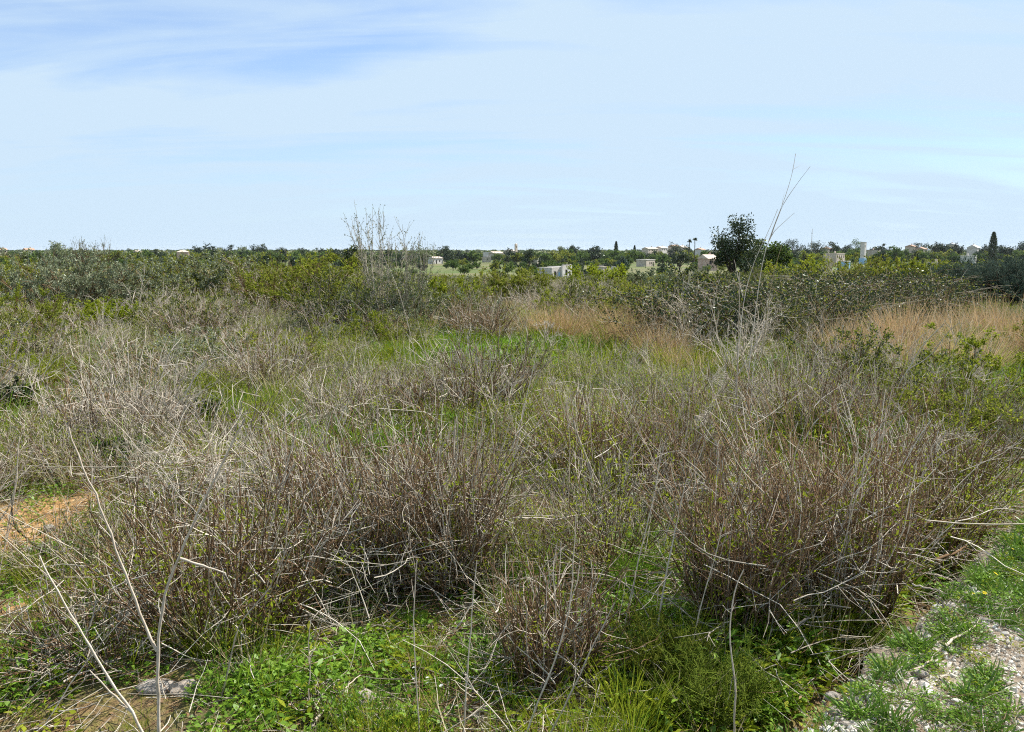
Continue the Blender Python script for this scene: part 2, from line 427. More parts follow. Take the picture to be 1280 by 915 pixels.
def g_bush(seed, H, Wd, leaf='olive_leaf', leaf2=None, nl=5000, ll=0.045, lw=0.014, n=26, bark='brown_bark', twigmat='brown_bark', dead=0.25, per=9, tall=0.0):
    """leafy rounded bush; uneven, with bare twigs showing"""
    rng = np.random.default_rng(seed); g = Geo()
    S = fan(rng, n, Wd * 0.22, 0.03, 1.05, H * 0.62, H * 0.98, 7, 0.10, 0.02)
    S[:, :, 2] = np.maximum(S[:, :, 2], -0.1)
    g.tubes(bark, S, taper(n, 7, 0.009 * H, 0.003 * H), rng.uniform(0, 1, n))
    A = twigs(rng, S, per, 0.25, H * 0.12, H * 0.36, 5, 0.6, 0.14, 0.05)
    A = A[A[:, -1, 2] < H * 1.03]
    g.tubes(twigmat, A, taper(len(A), 5, 0.0035 * H, 0.0012 * H), rng.uniform(0, 1, len(A)))
    B = twigs(rng, A, 3, 0.3, H * 0.05, H * 0.15, 3, 0.6, 0.1, 0.05)
    B = B[B[:, -1, 2] < H * 1.05]
    g.tubes(twigmat, B, taper(len(B), 3, 0.0018 * H, 0.0009 * H), rng.uniform(0, 1, len(B)))
    # twigs that still carry leaves
    live = rng.uniform(0, 1, len(B)) > dead
    nl = int(nl * 1.9); lw = lw * 1.35; ll = ll * 1.1
    c, d = on(rng, B[live], nl)
    c = c + rng.normal(size=c.shape) * 0.012 * H
    kp = c[:, 2] < H * (1.02 + 0.06 * np.sin(c[:, 0] * 7 / Wd)); c, d = c[kp], d[kp]; nl = len(c)
    k = int(nl * 0.3) if leaf2 else 0
    for a, b, mt in ((0, k, leaf2), (k, nl, leaf)):
        if b > a:
            g.leaves(mt, c[a:b], d[a:b] * 0.8 + rng.normal(size=(b - a, 3)) * 0.8 + [0, 0, 0.2], rng.uniform(0.7, 1.3, b - a) * ll, rng.uniform(0.7, 1.3, b - a) * lw, rng.uniform(0, 1, b - a), rng)
    if tall:
        nt = 30
        Tt = fan(rng, nt, Wd * 0.25, 0.0, 0.30, H * 1.0, H * (1.05 + tall), 9, 0.05, 0.01)
        g.tubes(twigmat, Tt, taper(nt, 9, 0.012, 0.003), rng.uniform(0, 1, nt))
        U = twigs(rng, Tt, 24, 0.35, 0.12, 0.5, 4, 0.4, 0.08, 0.08)
        g.tubes(twigmat, U, taper(len(U), 4, 0.004, 0.002), rng.uniform(0, 1, len(U)))
        c, d = on(rng, U, 4500)
        g.leaves(leaf, c, d + rng.normal(size=c.shape) * 0.7, rng.uniform(0.03, 0.055, len(c)), rng.uniform(0.012, 0.018, len(c)), rng.uniform(0, 1, len(c)), rng)
    return g
def g_bramble(seed, H, Wd, nl=4500):
    """arching canes over a dark leafy heap"""
    rng = np.random.default_rng(seed); g = Geo()
    n = 90
    S = fan(rng, n, Wd * 0.36, 0.1, 0.9, H * 0.9, H * 1.7, 10, 0.10, -0.09)
    z_ = np.maximum(S[:, :, 2], 0.02); S[:, :, 2] = np.where(z_ > 0.78 * H, 0.78 * H + (z_ - 0.78 * H) * 0.18, z_)
    gm = rng.uniform(0, 1, n) < 0.55
    g.tubes('grey_twig', S[gm], taper(gm.sum(), 10, 0.008, 0.003), rng.uniform(0.3, 1, gm.sum()))
    g.tubes('brown_bark', S[~gm], taper((~gm).sum(), 10, 0.008, 0.003), rng.uniform(0, 1, (~gm).sum()))
    A = twigs(rng, S, 9, 0.15, 0.2, 0.6, 4, 0.8, 0.2, -0.03)
    A = A[A[:, -1, 2] < H * 1.02]
    gm = rng.uniform(0, 1, len(A)) < 0.4
    g.tubes('grey_twig', A[gm], taper(gm.sum(), 4, 0.0045, 0.0015), rng.uniform(0, 1, gm.sum()))
    g.tubes('brown_bark', A[~gm], taper((~gm).sum(), 4, 0.0045, 0.0015), rng.uniform(0, 1, (~gm).sum()))
    live = A[rng.uniform(0, 1, len(A)) < 0.6]; nl = int(nl * 2.2)
    c, d = on(rng, live, nl); c = c + rng.normal(size=c.shape) * 0.05
    h = nl // 6
    g.leaves('moss_green', c[:h], d[:h] + rng.normal(size=(h, 3)), rng.uniform(0.03, 0.07, h), rng.uniform(0.02, 0.045, h), rng.uniform(0, 1, h), rng)
    g.leaves('dark_leaf', c[h:], d[h:] + rng.normal(size=(nl - h, 3)), rng.uniform(0.03, 0.07, nl - h), rng.uniform(0.02, 0.045, nl - h), rng.uniform(0, 1, nl - h), rng)
    return g
def g_tan(seed, H, Wd, n=420, mat='straw', green=0.1):
    """tussock of dry grass"""
    rng = np.random.default_rng(seed); g = Geo()
    S = fan(rng, n, Wd * 0.3, 0.02, 0.75, H * 0.6, H * 1.1, 6, 0.05, -0.06)
    gm = rng.uniform(0, 1, n) < green
    g.blades(mat, S[~gm], rng.uniform(0.004, 0.008, (~gm).sum()), rng.uniform(0, 1, (~gm).sum()), rng)
    if gm.sum():
        g.blades('yellow_green', S[gm], rng.uniform(0.004, 0.008, gm.sum()), rng.uniform(0, 1, gm.sum()), rng)
    c, d = on(rng, S[~gm], n * 3, 0.75, 1.0)
    g.leaves('pale_straw' if mat == 'straw' else mat, c, d + rng.normal(size=c.shape) * 0.35, rng.uniform(0.015, 0.04, len(c)), rng.uniform(0.003, 0.007, len(c)), rng.uniform(0, 1, len(c)), rng)
    return g
def g_ferny(seed, H, Wd, n=40, mat='feather_green'):
    """bright plant of thread-like leaves"""
    rng = np.random.default_rng(seed); g = Geo()
    S = fan(rng, n, Wd * 0.3, 0.05, 0.8, H * 0.5, H, 5, 0.08, 0.0)
    g.tubes(mat, S, taper(n, 5, 0.003, 0.0012), rng.uniform(0, 1, n))
    A = twigs(rng, S, 9, 0.15, 0.05, 0.14, 4, 0.7, 0.15, 0.05)
    g.tubes(mat, A, taper(len(A), 4, 0.0018, 0.001), rng.uniform(0, 1, len(A)))
    B = twigs(rng, A, 9, 0.2, 0.012, 0.04, 2, 0.9, 0, 0.1)
    g.tubes(mat, B, taper(len(B), 2, 0.0014, 0.0009), rng.uniform(0, 1, len(B)))
    return g
def g_tree(seed, H, Wd, leaf='dark_leaf', nl=4000, ll=0.10, lw=0.06, trunk_h=0.25, r=None, bark='dark_bark', clumps=6, leaf2=None):
    """tapered trunk, limbs, and leaf clumps at the ends of the branches"""
    rng = np.random.default_rng(seed); g = Geo()
    r = r or H * 0.03
    th = H * trunk_h
    T = lines(rng, np.zeros((1, 3)), np.array([[0.05, 0, 1.0]]), th, 5, 0.06)
    g.tubes(bark, T, taper(1, 5, r * 1.25, r), [0.5], 7)
    n = 8
    az = np.arange(n) * 2.4 + rng.uniform(0, 0.5, n); tl = rng.uniform(0.12, 1.15, n)
    d = np.stack([np.sin(tl) * np.cos(az), np.sin(tl) * np.sin(az), np.cos(tl)], -1)
    reach = rng.uniform(0.62, 1.16, n) * np.sqrt((np.sin(tl) * Wd * 0.42) ** 2 + (np.cos(tl) * (H - th) * 0.78) ** 2)
    Lb = lines(rng, np.repeat(T[:, -1], n, 0), d, reach, 6, 0.16, 0.04)
    g.tubes(bark, Lb, taper(n, 6, r * 0.6, r * 0.2), rng.uniform(0, 1, n), 5)
    A = twigs(rng, Lb, clumps, 0.4, H * 0.08, H * 0.2, 4, 0.7, 0.15, 0.06, 1.0)
    g.tubes(bark, A, taper(len(A), 4, r * 0.2, r * 0.06), rng.uniform(0, 1, len(A)))
    ends = A[:, -1]
    i = rng.integers(0, len(ends), nl)
    sig = (0.05 + 0.045 * rng.uniform(0, 1, len(ends))) * H
    c = ends[i] + np.clip(rng.normal(size=(nl, 3)), -1.5, 1.5) * sig[i][:, None] * [1, 1, 0.75]
    tint = np.clip(rng.uniform(0, 0.7, len(ends))[i] + rng.uniform(0, 0.4, nl), 0, 1)
    k = nl // 4 if leaf2 else 0
    if k:
        g.leaves(leaf2, c[:k], rng.normal(size=(k, 3)), ll, lw, tint[:k], rng)
    g.leaves(leaf, c[k:], rng.normal(size=(nl - k, 3)), rng.uniform(0.7, 1.3, nl - k) * ll, rng.uniform(0.7, 1.3, nl - k) * lw, tint[k:], rng)
    return g
def g_cypress(seed, H, Wd, nl=2600, leaf='dark_leaf', ll=0.16):
    rng = np.random.default_rng(seed); g = Geo()
    T = lines(rng, np.zeros((1, 3)), np.array([[0, 0, 1.0]]), H * 0.9, 5, 0.01)
    g.tubes('dark_bark', T, taper(1, 5, Wd * 0.09, 0.02), [0.5], 6)
    z = rng.uniform(0.05, 1, nl) ** 0.9
    prof = np.sin(np.clip(z, 0, 1) ** 0.75 * math.pi) ** 0.6 * 0.5 + 0.03
    a = rng.uniform(0, 6.28, nl); q = np.sqrt(rng.uniform(0.15, 1, nl)) * prof * Wd * (1 + 0.2 * np.sin(a * 5 + z * 30))
    c = np.stack([q * np.cos(a), q * np.sin(a), z * H], -1)
    d = np.stack([np.cos(a) * 0.3, np.sin(a) * 0.3, np.ones(nl)], -1) + rng.normal(size=(nl, 3)) * 0.25
    g.leaves(leaf, c, d, rng.uniform(0.7, 1.4, nl) * ll * H / 8, rng.uniform(0.7, 1.4, nl) * ll * 0.5 * H / 8, rng.uniform(0, 1, nl), rng)
    return g
def g_palm(seed, H):
    rng = np.random.default_rng(seed); g = Geo()
    T = lines(rng, np.zeros((1, 3)), np.array([[0.02, 0, 1.0]]), H, 6, 0.02)
    g.tubes('dark_bark', T, taper(1, 6, 0.22, 0.16), [0.9], 7)
    n = 34
    az = rng.uniform(0, 6.28, n); tl = rng.uniform(0.1, 1.5, n)
    d = np.stack([np.sin(tl) * np.cos(az), np.sin(tl) * np.sin(az), np.cos(tl)], -1)
    Fr = lines(rng, np.repeat(T[:, -1], n, 0), d, rng.uniform(1.1, 1.6, n), 7, 0.03, -0.22)
    g.blades('dark_leaf', Fr, np.full(n, 0.5), rng.uniform(0, 1, n), rng)
    return g

# ------------------------------------------------------------------ objects: things, parts, copies
def tag(o, label=None, cat=None, group=None, kind=None):
    if label: o['label'] = label
    if cat: o['category'] = cat
    if group: o['group'] = group
    if kind: o['kind'] = kind
    return o
def empty(name, loc, rz=0.0, scl=(1, 1, 1)):
    o = bpy.data.objects.new(name, None)
    COL.objects.link(o)
    o.location = loc; o.rotation_euler = (0, 0, rz); o.scale = scl
    o.empty_display_size = 0.2
    return o
def link(name, me, parent=None):
    o = bpy.data.objects.new(name, me)
    COL.objects.link(o)
    if parent is not None:
        o.parent = parent
    return o
PARTS = {'brown_bark': 'stems', 'grey_twig': 'twigs', 'dead_wood': 'branches', 'dry_leaf': 'dry_leaves'}
LEAFY = ('silver_leaf', 'feather_green', 'olive_leaf', 'yellow_green', 'moss_green', 'fresh_green', 'dark_leaf', 'blue_green', 'orchard_leaf')
def plant_parts(g, root, kind):
    """one mesh per part of a plant"""
    if kind == 'tree':
        groups = [('trunk', ['dark_bark', 'brown_bark', 'grey_twig', 'dead_wood']), ('crown', list(LEAFY))]
    elif kind == 'grass':
        groups = [('blades', ['straw', 'yellow_green', 'grey_twig']), ('seed_heads', ['pale_straw'])]
    elif kind == 'palm':
        groups = [('trunk', ['dark_bark']), ('fronds', ['dark_leaf'])]
    else:
        groups = [('stems', ['brown_bark', 'dark_bark']), ('branches', ['dead_wood']), ('twigs', ['grey_twig', 'dry_leaf']), ('foliage', list(LEAFY))]
    for nm, ms in groups:
        ms = [m for m in ms if m in g.d]
        if ms:
            p = link(nm, g.mesh(nm, ms), root)
            if nm in ('stems', 'twigs', 'branches'):
                p['kind'] = 'stuff'          # hundreds of thin stems, joined
def copy_thing(root, loc, rz, scl):
    r = root.copy(); COL.objects.link(r)
    r.location = loc; r.rotation_euler = (0, 0, rz); r.scale = scl
    for ch in root.children:
        c = ch.copy(); COL.objects.link(c); c.parent = r
    return r

# ------------------------------------------------------------------ the setting: ground and track
def graded(lo, hi, step, flo, fhi, growth=1.12):
    xs = list(np.arange(flo, fhi + 1e-6, step))
    s, x = step, xs[-1]
    while x < hi:
        s *= growth; x += s; xs.append(x)
    s, x = step, xs[0]
    while x > lo:
        s *= growth; x -= s; xs.insert(0, x)
    return np.array(xs)
BARE = []      # bare soil patches (x, y, radius)
def patch(px, py, rpx):
    x, y, z = hit(px, py)
    return (x, y, rpx * y / F)
for a in ((45, 650, 75), (85, 492, 45), (20, 660, 50), (18, 755, 26), (690, 632, 36), (735, 690, 22), (340, 812, 14), (120, 640, 20), (105, 660, 26), (330, 925, 20), (150, 470, 20), (520, 560, 14)):
    BARE.append(patch(*a))
GREEN = [patch(600, 445, 60), patch(640, 470, 45), patch(570, 430, 30)]
LUSH = [patch(330, 860, 75), (patch(30, 720, 60)), patch(20, 850, 60), patch(480, 830, 60), patch(600, 700, 50), patch(830, 690, 60), patch(790, 800, 80), patch(420, 880, 70), patch(150, 560, 50), patch(960, 850, 110), patch(150, 640, 30), patch(620, 840, 70)]
def in_patch(P, x, y, soft=0.5):
    m = np.zeros_like(np.asarray(x, float))
    for (a, b, r) in P:
        dd = np.hypot((x - a), (y - b) * 0.55) / r
        m = np.maximum(m, 1 - sstep(1 - soft, 1 + soft, dd))
    return m
xs = graded(-7000, 7000, 0.16, -5.5, 5.5, 1.11)
ys = graded(-300, 9000, 0.16, 1.0, 11.0, 1.10)
X, Y = np.meshgrid(xs, ys)
Z = terrain(X, Y)
s_, v_ = edge_sv(X, Y)
Z = np.where(v_ > 0.05, np.minimum(Z, -0.45), Z)
ny, nx_ = X.shape
me = bpy.data.meshes.new('ground')
V = np.stack([X, Y, Z], -1).reshape(-1, 3)
idx = np.arange(ny * nx_).reshape(ny, nx_)
Q = np.stack([idx[:-1, :-1], idx[:-1, 1:], idx[1:, 1:], idx[1:, :-1]], -1).reshape(-1, 4)
me.vertices.add(len(V)); me.vertices.foreach_set('co', V.astype(np.float32).ravel())
me.loops.add(Q.size); me.loops.foreach_set('vertex_index', Q.astype(np.int32).ravel())
me.polygons.add(len(Q)); me.polygons.foreach_set('loop_start', (np.arange(len(Q)) * 4).astype(np.int32))
me.polygons.foreach_set('use_smooth', np.ones(len(Q), bool))
bare = np.clip(in_patch(BARE, X, Y) + 0.25 * (noise2(X, Y, 1.4, 8) > 0.62), 0, 1)
farm = sstep(90, 200, Y)
for nm, arr in (('bare', bare), ('farm', farm)):
    a = me.attributes.new(nm, 'FLOAT', 'POINT'); a.data.foreach_set('value', arr.astype(np.float32).ravel())
me.update()
m, n, l = new_mat('field_soil')
tcn = n.new('ShaderNodeTexCoord')
def gnoise(scale, detail=8, rough=0.65):
    z = n.new('ShaderNodeTexNoise'); z.inputs['Scale'].default_value = scale; z.inputs['Detail'].default_value = detail
    z.inputs['Roughness'].default_value = rough
    l.new(tcn.outputs['Object'], z.inputs['Vector'])
    r = n.new('ShaderNodeMapRange'); r.inputs['From Min'].default_value = 0.3; r.inputs['From Max'].default_value = 0.7
    l.new(z.outputs['Fac'], r.inputs['Value'])
    return r.outputs[0]
litter = ramp(n, l, gnoise(9), [(0.08, 0.065, 0.028), (0.15, 0.115, 0.06), (0.12, 0.14, 0.035), (0.26, 0.20, 0.12)])
soil = ramp(n, l, gnoise(14), [(0.32, 0.17, 0.065), (0.46, 0.27, 0.11), (0.55, 0.40, 0.23)])
crop = ramp(n, l, gnoise(0.012, 3), [(0.08, 0.10, 0.03), (0.16, 0.15, 0.075), (0.09, 0.125, 0.035), (0.19, 0.17, 0.095)])
ab = n.new('ShaderNodeAttribute'); ab.attribute_name = 'bare'
af = n.new('ShaderNodeAttribute'); af.attribute_name = 'farm'
def cmix(f, a, b):
    x = n.new('ShaderNodeMix'); x.data_type = 'RGBA'
    l.new(f, x.inputs['Factor']); l.new(a, x.inputs['A']); l.new(b, x.inputs['B'])
    return x.outputs['Result']
colr = cmix(af.outputs['Fac'], cmix(ab.outputs['Fac'], litter, soil), crop)
b = n.new('ShaderNodeBsdfPrincipled'); b.inputs['Roughness'].default_value = 0.95; b.inputs['Specular IOR Level'].default_value = 0.1
l.new(colr, b.inputs['Base Color'])
bp = n.new('ShaderNodeBump'); bp.inputs['Strength'].default_value = 0.8; bp.inputs['Distance'].default_value = 0.03
l.new(gnoise(22), bp.inputs['Height']); l.new(bp.outputs[0], b.inputs['Normal'])
o = n.new('ShaderNodeOutputMaterial'); l.new(b.outputs[0], o.inputs['Surface'])
MATS['field_soil'] = m
me.materials.append(m)
tag(link('ground', me), kind='structure')

# the raised track with its rough broken edge and vertical face
def track_height(s, v):
    return 0.012 * np.sin(s * 5 + v * 3) + 0.02 * (noise2(s, v, 0.5, 6, 3) - 0.5) - 0.05 * sstep(0.12, 0.0, v)
ss = np.concatenate([np.arange(-8, -1.2, 0.4), np.arange(-1.2, 5.0, 0.04), np.arange(5.0, 40, 0.8)])
vs = np.concatenate([[-0.04, -0.035, -0.02, 0.0], np.arange(0.03, 1.6, 0.06), np.arange(1.7, 6.5, 0.4)])
Sg, Vg = np.meshgrid(ss, vs)
wob = edge_wobble(Sg) * sstep(0.5, 0.0, Vg)
Px = EA[0] + ED[0] * Sg + EN[0] * (Vg + wob); Py = EA[1] + ED[1] * Sg + EN[1] * (Vg + wob)
Pz = track_height(Sg, np.maximum(Vg, 0))
rough = 0.025 * (noise2(Sg * 2.2, Vg * 9, 0.35, 11, 3) - 0.5)
for k, z in ((0, -0.75), (1, -0.35), (2, -0.12)):
    Pz[k] = z
    Px[k] += EN[0] * (rough[k] * 2 + 0.03 * (k == 2)); Py[k] += EN[1] * (rough[k] * 2 + 0.03 * (k == 2))
V = np.stack([Px, Py, Pz], -1).reshape(-1, 3)
idx = np.arange(Sg.size).reshape(Sg.shape)
Q = np.stack([idx[:-1, :-1], idx[:-1, 1:], idx[1:, 1:], idx[1:, :-1]], -1).reshape(-1, 4)
g = Geo(); MATS_track = MATS['track_earth']
me = bpy.data.meshes.new('gravel_track')
me.from_pydata(V.tolist(), [], Q[:, ::-1].tolist())
me.polygons.foreach_set('use_smooth', np.ones(len(Q), bool))
me.materials.append(MATS_track)
tag(link('gravel_track', me), kind='structure')

# ------------------------------------------------------------------ scattered stuff (instances on points)
HID = {}
def protos(name, geos):
    c = bpy.data.collections.new(name)
    for i, gg in enumerate(geos):
        o = bpy.data.objects.new('%s_%s' % (name, chr(97 + i)), gg.mesh(name) if isinstance(gg, Geo) else gg)
        c.objects.link(o)
    HID[name] = (c, len(geos))
def scatter(name, proto, pts, rng, smin, smax, tilt=0.08, zs=None, drift=0):
    """one object: a cloud of points, a copy of one of the protos on each"""
    c, k = HID[proto]
    pts = np.asarray(pts, float); N = len(pts)
    me = bpy.data.meshes.new(name)
    me.vertices.add(N); me.vertices.foreach_set('co', pts.astype(np.float32).ravel())
    rot = np.stack([rng.normal(size=N) * tilt, rng.normal(size=N) * tilt, rng.uniform(0, 6.28, N)], -1)
    s = rng.uniform(smin, smax, N) if np.isscalar(smin) else smin
    scl = np.stack([s, s, s * (rng.uniform(0.8, 1.2, N) if zs is None else zs)], -1)
    for nm, ty, fld, v in (('rot', 'FLOAT_VECTOR', 'vector', rot), ('scl', 'FLOAT_VECTOR', 'vector', scl)):
        a = me.attributes.new(nm, ty, 'POINT'); a.data.foreach_set(fld, v.astype(np.float32).ravel())
    a = me.attributes.new('pick', 'INT', 'POINT'); pick = rng.integers(0, k, N)
    if drift:                                    # the kinds grow in drifts, not evenly mixed
        q = noise2(pts[:, 0], pts[:, 1], drift, 17, 3) + rng.normal(size=N) * 0.09
        pick = np.clip(((q - 0.25) / 0.5 * k), 0, k - 1).astype(int)
    a.data.foreach_set('value', pick.astype(np.int32))
    o = link(name, me); tag(o, kind='stuff')
    ng = bpy.data.node_groups.new('scatter_' + name, 'GeometryNodeTree')
    ng.interface.new_socket('Geometry', in_out='INPUT', socket_type='NodeSocketGeometry')
    ng.interface.new_socket('Geometry', in_out='OUTPUT', socket_type='NodeSocketGeometry')
    gi, go = ng.nodes.new('NodeGroupInput'), ng.nodes.new('NodeGroupOutput')
    ci = ng.nodes.new('GeometryNodeCollectionInfo')
    ci.inputs['Collection'].default_value = c
    ci.inputs['Separate Children'].default_value = True
    ci.inputs['Reset Children'].default_value = True
    ip = ng.nodes.new('GeometryNodeInstanceOnPoints')
    ip.inputs['Pick Instance'].default_value = True
    def attr(nm, ty):
        x = ng.nodes.new('GeometryNodeInputNamedAttribute'); x.data_type = ty; x.inputs['Name'].default_value = nm
        return x.outputs['Attribute']
    L = ng.links.new
    mp = ng.nodes.new('GeometryNodeMeshToPoints')
    L(gi.outputs[0], mp.inputs['Mesh']); L(mp.outputs[0], ip.inputs['Points'])
    L(ci.outputs[0], ip.inputs['Instance'])
    L(attr('pick', 'INT'), ip.inputs['Instance Index'])
    L(attr('rot', 'FLOAT_VECTOR'), ip.inputs['Rotation'])
    L(attr('scl', 'FLOAT_VECTOR'), ip.inputs['Scale'])
    L(ip.outputs[0], go.inputs[0])
    md = o.modifiers.new('scatter', 'NODES'); md.node_group = ng
    return o
def field_points(rng, y0, y1, dens, keep=None, halfw=0.70):
    """random points of the field between distances y0 and y1; keep(x, y) gives a chance"""
    area = halfw * (y1 * y1 - y0 * y0) + 3.0 * (y1 - y0)
    N = int(area * dens)
    y = np.sqrt(rng.uniform(y0 * y0, y1 * y1, N))
    x = rng.uniform(-1, 1, N) * (halfw * y + 1.2)
    s, v = edge_sv(x, y)
    k = v < -0.42
    if keep is not None:
        k &= rng.uniform(0, 1, N) < keep(x, y)
    x, y = x[k], y[k]
    return np.stack([x, y, terrain(x, y) - 0.01], -1)

# small plants
def p_forb(seed, n=60, R=0.13, h=0.07, mat='fresh_green', L=(0.014, 0.034), ratio=0.62):
    rng = np.random.default_rng(seed); g = Geo()
    a = rng.uniform(0, 6.28, n); q = np.sqrt(rng.uniform(0, 1, n)) * R
    z = rng.uniform(0.2, 1, n) * h * (1.1 - (q / R) ** 2 * 0.7)
    c = np.stack([q * np.cos(a), q * np.sin(a), z], -1)
    d = np.stack([np.cos(a), np.sin(a), rng.uniform(-0.3, 0.6, n)], -1) + rng.normal(size=(n, 3)) * [0.8, 0.8, 0.2]
    ln = rng.uniform(*L, n)
    g.leaves(mat, c, d, ln, ln * ratio, rng.uniform(0, 1, n), rng, up=0.35)
    b = c.copy(); b[:, :2] *= 0.6; b[:, 2] = 0
    P = np.stack([b, (b + c) / 2 + [0, 0, 0.005], c], 1)
    g.tubes(mat, P, np.full((n, 3), 0.0007), rng.uniform(0, 1, n))
    return g
def p_blades(seed, n, R, l0, l1, w, mat, tmax=0.9, droop=-0.12, K=5):
    rng = np.random.default_rng(seed); g = Geo()
    S = fan(rng, n, R, 0.05, tmax, l0, l1, K, 0.06, droop)
    g.blades(mat, S, rng.uniform(0.6, 1.3, n) * w, rng.uniform(0, 1, n), rng)
    return g
def p_litter(seed, n=34, R=0.2):
    rng = np.random.default_rng(seed); g = Geo()
    a = rng.uniform(0, 6.28, n); b = np.stack([rng.normal(size=n) * R, rng.normal(size=n) * R, rng.uniform(0.003, 0.06, n)], -1)
    d = np.stack([np.cos(a), np.sin(a), rng.normal(size=n) * 0.16], -1)
    P = lines(rng, b, d, rng.uniform(0.06, 0.34, n), 5, 0.12, 0)
    P[:, :, 2] = np.maximum(P[:, :, 2], 0.002)
    k = n // 2
    g.tubes('grey_twig', P[:k], taper(k, 5, 0.0022, 0.001), rng.uniform(0, 1, k))
    g.tubes('brown_bark', P[k:], taper(n - k, 5, 0.0022, 0.001), rng.uniform(0, 1, n - k))
    m = 50
    c = np.stack([rng.normal(size=m) * R, rng.normal(size=m) * R, rng.uniform(0.0, 0.03, m)], -1)
    g.leaves('dry_leaf', c, rng.normal(size=(m, 3)) * [1, 1, 0.3], rng.uniform(0.01, 0.03, m), rng.uniform(0.004, 0.01, m), rng.uniform(0, 1, m), rng, up=0.5)
    return g
def p_moss(seed, H=0.4, Wd=0.55, mat='moss_green', nl=900):
    rng = np.random.default_rng(seed); g = Geo()
    S = fan(rng, 60, Wd * 0.25, 0.05, 1.1, H * 0.6, H, 5, 0.1, 0.02)
    fr = mat == 'fresh_green' or nl in (500, 600)
    g.tubes(mat if fr else 'brown_bark', S, taper(60, 5, 0.0025, 0.001), rng.uniform(0, 1, 60))
    A = twigs(rng, S, 4, 0.3, H * 0.15, H * 0.35, 3, 0.5, 0.1, 0.06)
    g.tubes(mat if fr else 'grey_twig', A, taper(len(A), 3, 0.0014, 0.0007), rng.uniform(0, 1, len(A)))
    c, d = on(rng, A, nl); c = c + rng.normal(size=c.shape) * 0.012
    g.leaves(mat, c, d * 0.8 + rng.normal(size=c.shape) * 0.7 + [0, 0, 0.3], rng.uniform(0.012, 0.03, nl), rng.uniform(0.004, 0.009, nl), rng.uniform(0, 1, nl), rng)
    return g
protos('clover', [p_forb(i, 60 + 8 * i, 0.11 + 0.01 * i, 0.05 + 0.012 * i) for i in range(4)])
protos('low_leaf', [p_forb(20 + i, 40, 0.10, 0.09, 'fresh_green' if i % 2 else 'yellow_green', (0.02, 0.05), 0.35) for i in range(4)])
protos('strap_leaf', [p_blades(30 + i, 26, 0.05, 0.06, 0.16, 0.009, 'strap_green', 1.1, -0.18) for i in range(4)])
protos('green_blade', [p_blades(40 + i, 46, 0.09, 0.12, 0.32, 0.0032, 'fresh_green' if i % 3 == 0 else 'yellow_green', 0.7, -0.1) for i in range(5)])
protos('dry_blade', [p_blades(50 + i, 40, 0.10, 0.15, 0.48, 0.0028, 'pale_straw', 0.85, -0.07) for i in range(4)])
protos('straw_blade', [p_blades(54 + i, 70, 0.16, 0.25, 0.7, 0.005, 'straw', 0.7, -0.07, 6) for i in range(4)])
protos('litter', [p_litter(60 + i) for i in range(5)])
protos('cushion', [p_moss(70, 0.4, 0.55, 'moss_green'), p_moss(71, 0.5, 0.6, 'yellow_green'), p_moss(72, 0.35, 0.6, 'yellow_green', 700), p_moss(73, 0.45, 0.5, 'olive_leaf', 700), p_moss(74, 0.4, 0.6, 'yellow_green', 1100)])
protos('dry_tuft', [g_dry(80 + i, 0.5, 0.55, 42, 'yellow_green', 60, (0.75, 0.5, 0.85, 0.65)[i], tmax=0.8, per=4) for i in range(4)])
protos('grey_snag', [g_grey(90 + i, 0.7, 0.8, 6, r=0.006, per=6) for i in range(4)])
protos('mid_scrub', [
    g_bush(100, 1.1, 1.3, 'moss_green', 'yellow_green', 3400, 0.034, 0.012, 16, per=7, dead=0.35),
    g_bush(101, 1.0, 1.2, 'silver_leaf', 'olive_leaf', 3200, 0.034, 0.010, 16, per=7, dead=0.3),
    g_bush(102, 0.9, 1.3, 'yellow_green', 'moss_green', 3200, 0.034, 0.012, 16, per=7, dead=0.4, twigmat='grey_twig'),
    g_bush(103, 1.2, 1.3, 'moss_green', 'dark_leaf', 2400, 0.034, 0.013, 18, per=8, dead=0.5, twigmat='grey_twig')])
protos('mid_dry', [g_dry(110 + i, 0.9, 1.0, 90, 'moss_green', (0, 150, 250, 60)[i], (0.9, 0.75, 0.8, 0.95)[i], tmax=0.85, per=4, thick=1.7) for i in range(4)])
protos('far_scrub', [
    g_bush(120, 1.8, 2.4, 'moss_green', 'yellow_green', 1800, 0.10, 0.045, 14, per=6, dead=0.25),
    g_bush(121, 2.0, 2.4, 'olive_leaf', None, 1800, 0.10, 0.04, 14, per=6, dead=0.25),
    g_bush(122, 1.6, 2.2, 'yellow_green', 'moss_green', 1600, 0.10, 0.045, 14, per=6, dead=0.3),
    g_bush(123, 1.7, 2.2, 'moss_green', 'olive_leaf', 900, 0.10, 0.04, 22, per=8, dead=0.6)])
protos('orchard', [g_tree(130 + i, 3.2, 3.6, ('orchard_leaf', 'orchard_leaf', 'moss_green', 'dark_leaf')[i], 700, 0.42, 0.26, 0.2, clumps=5) for i in range(4)])

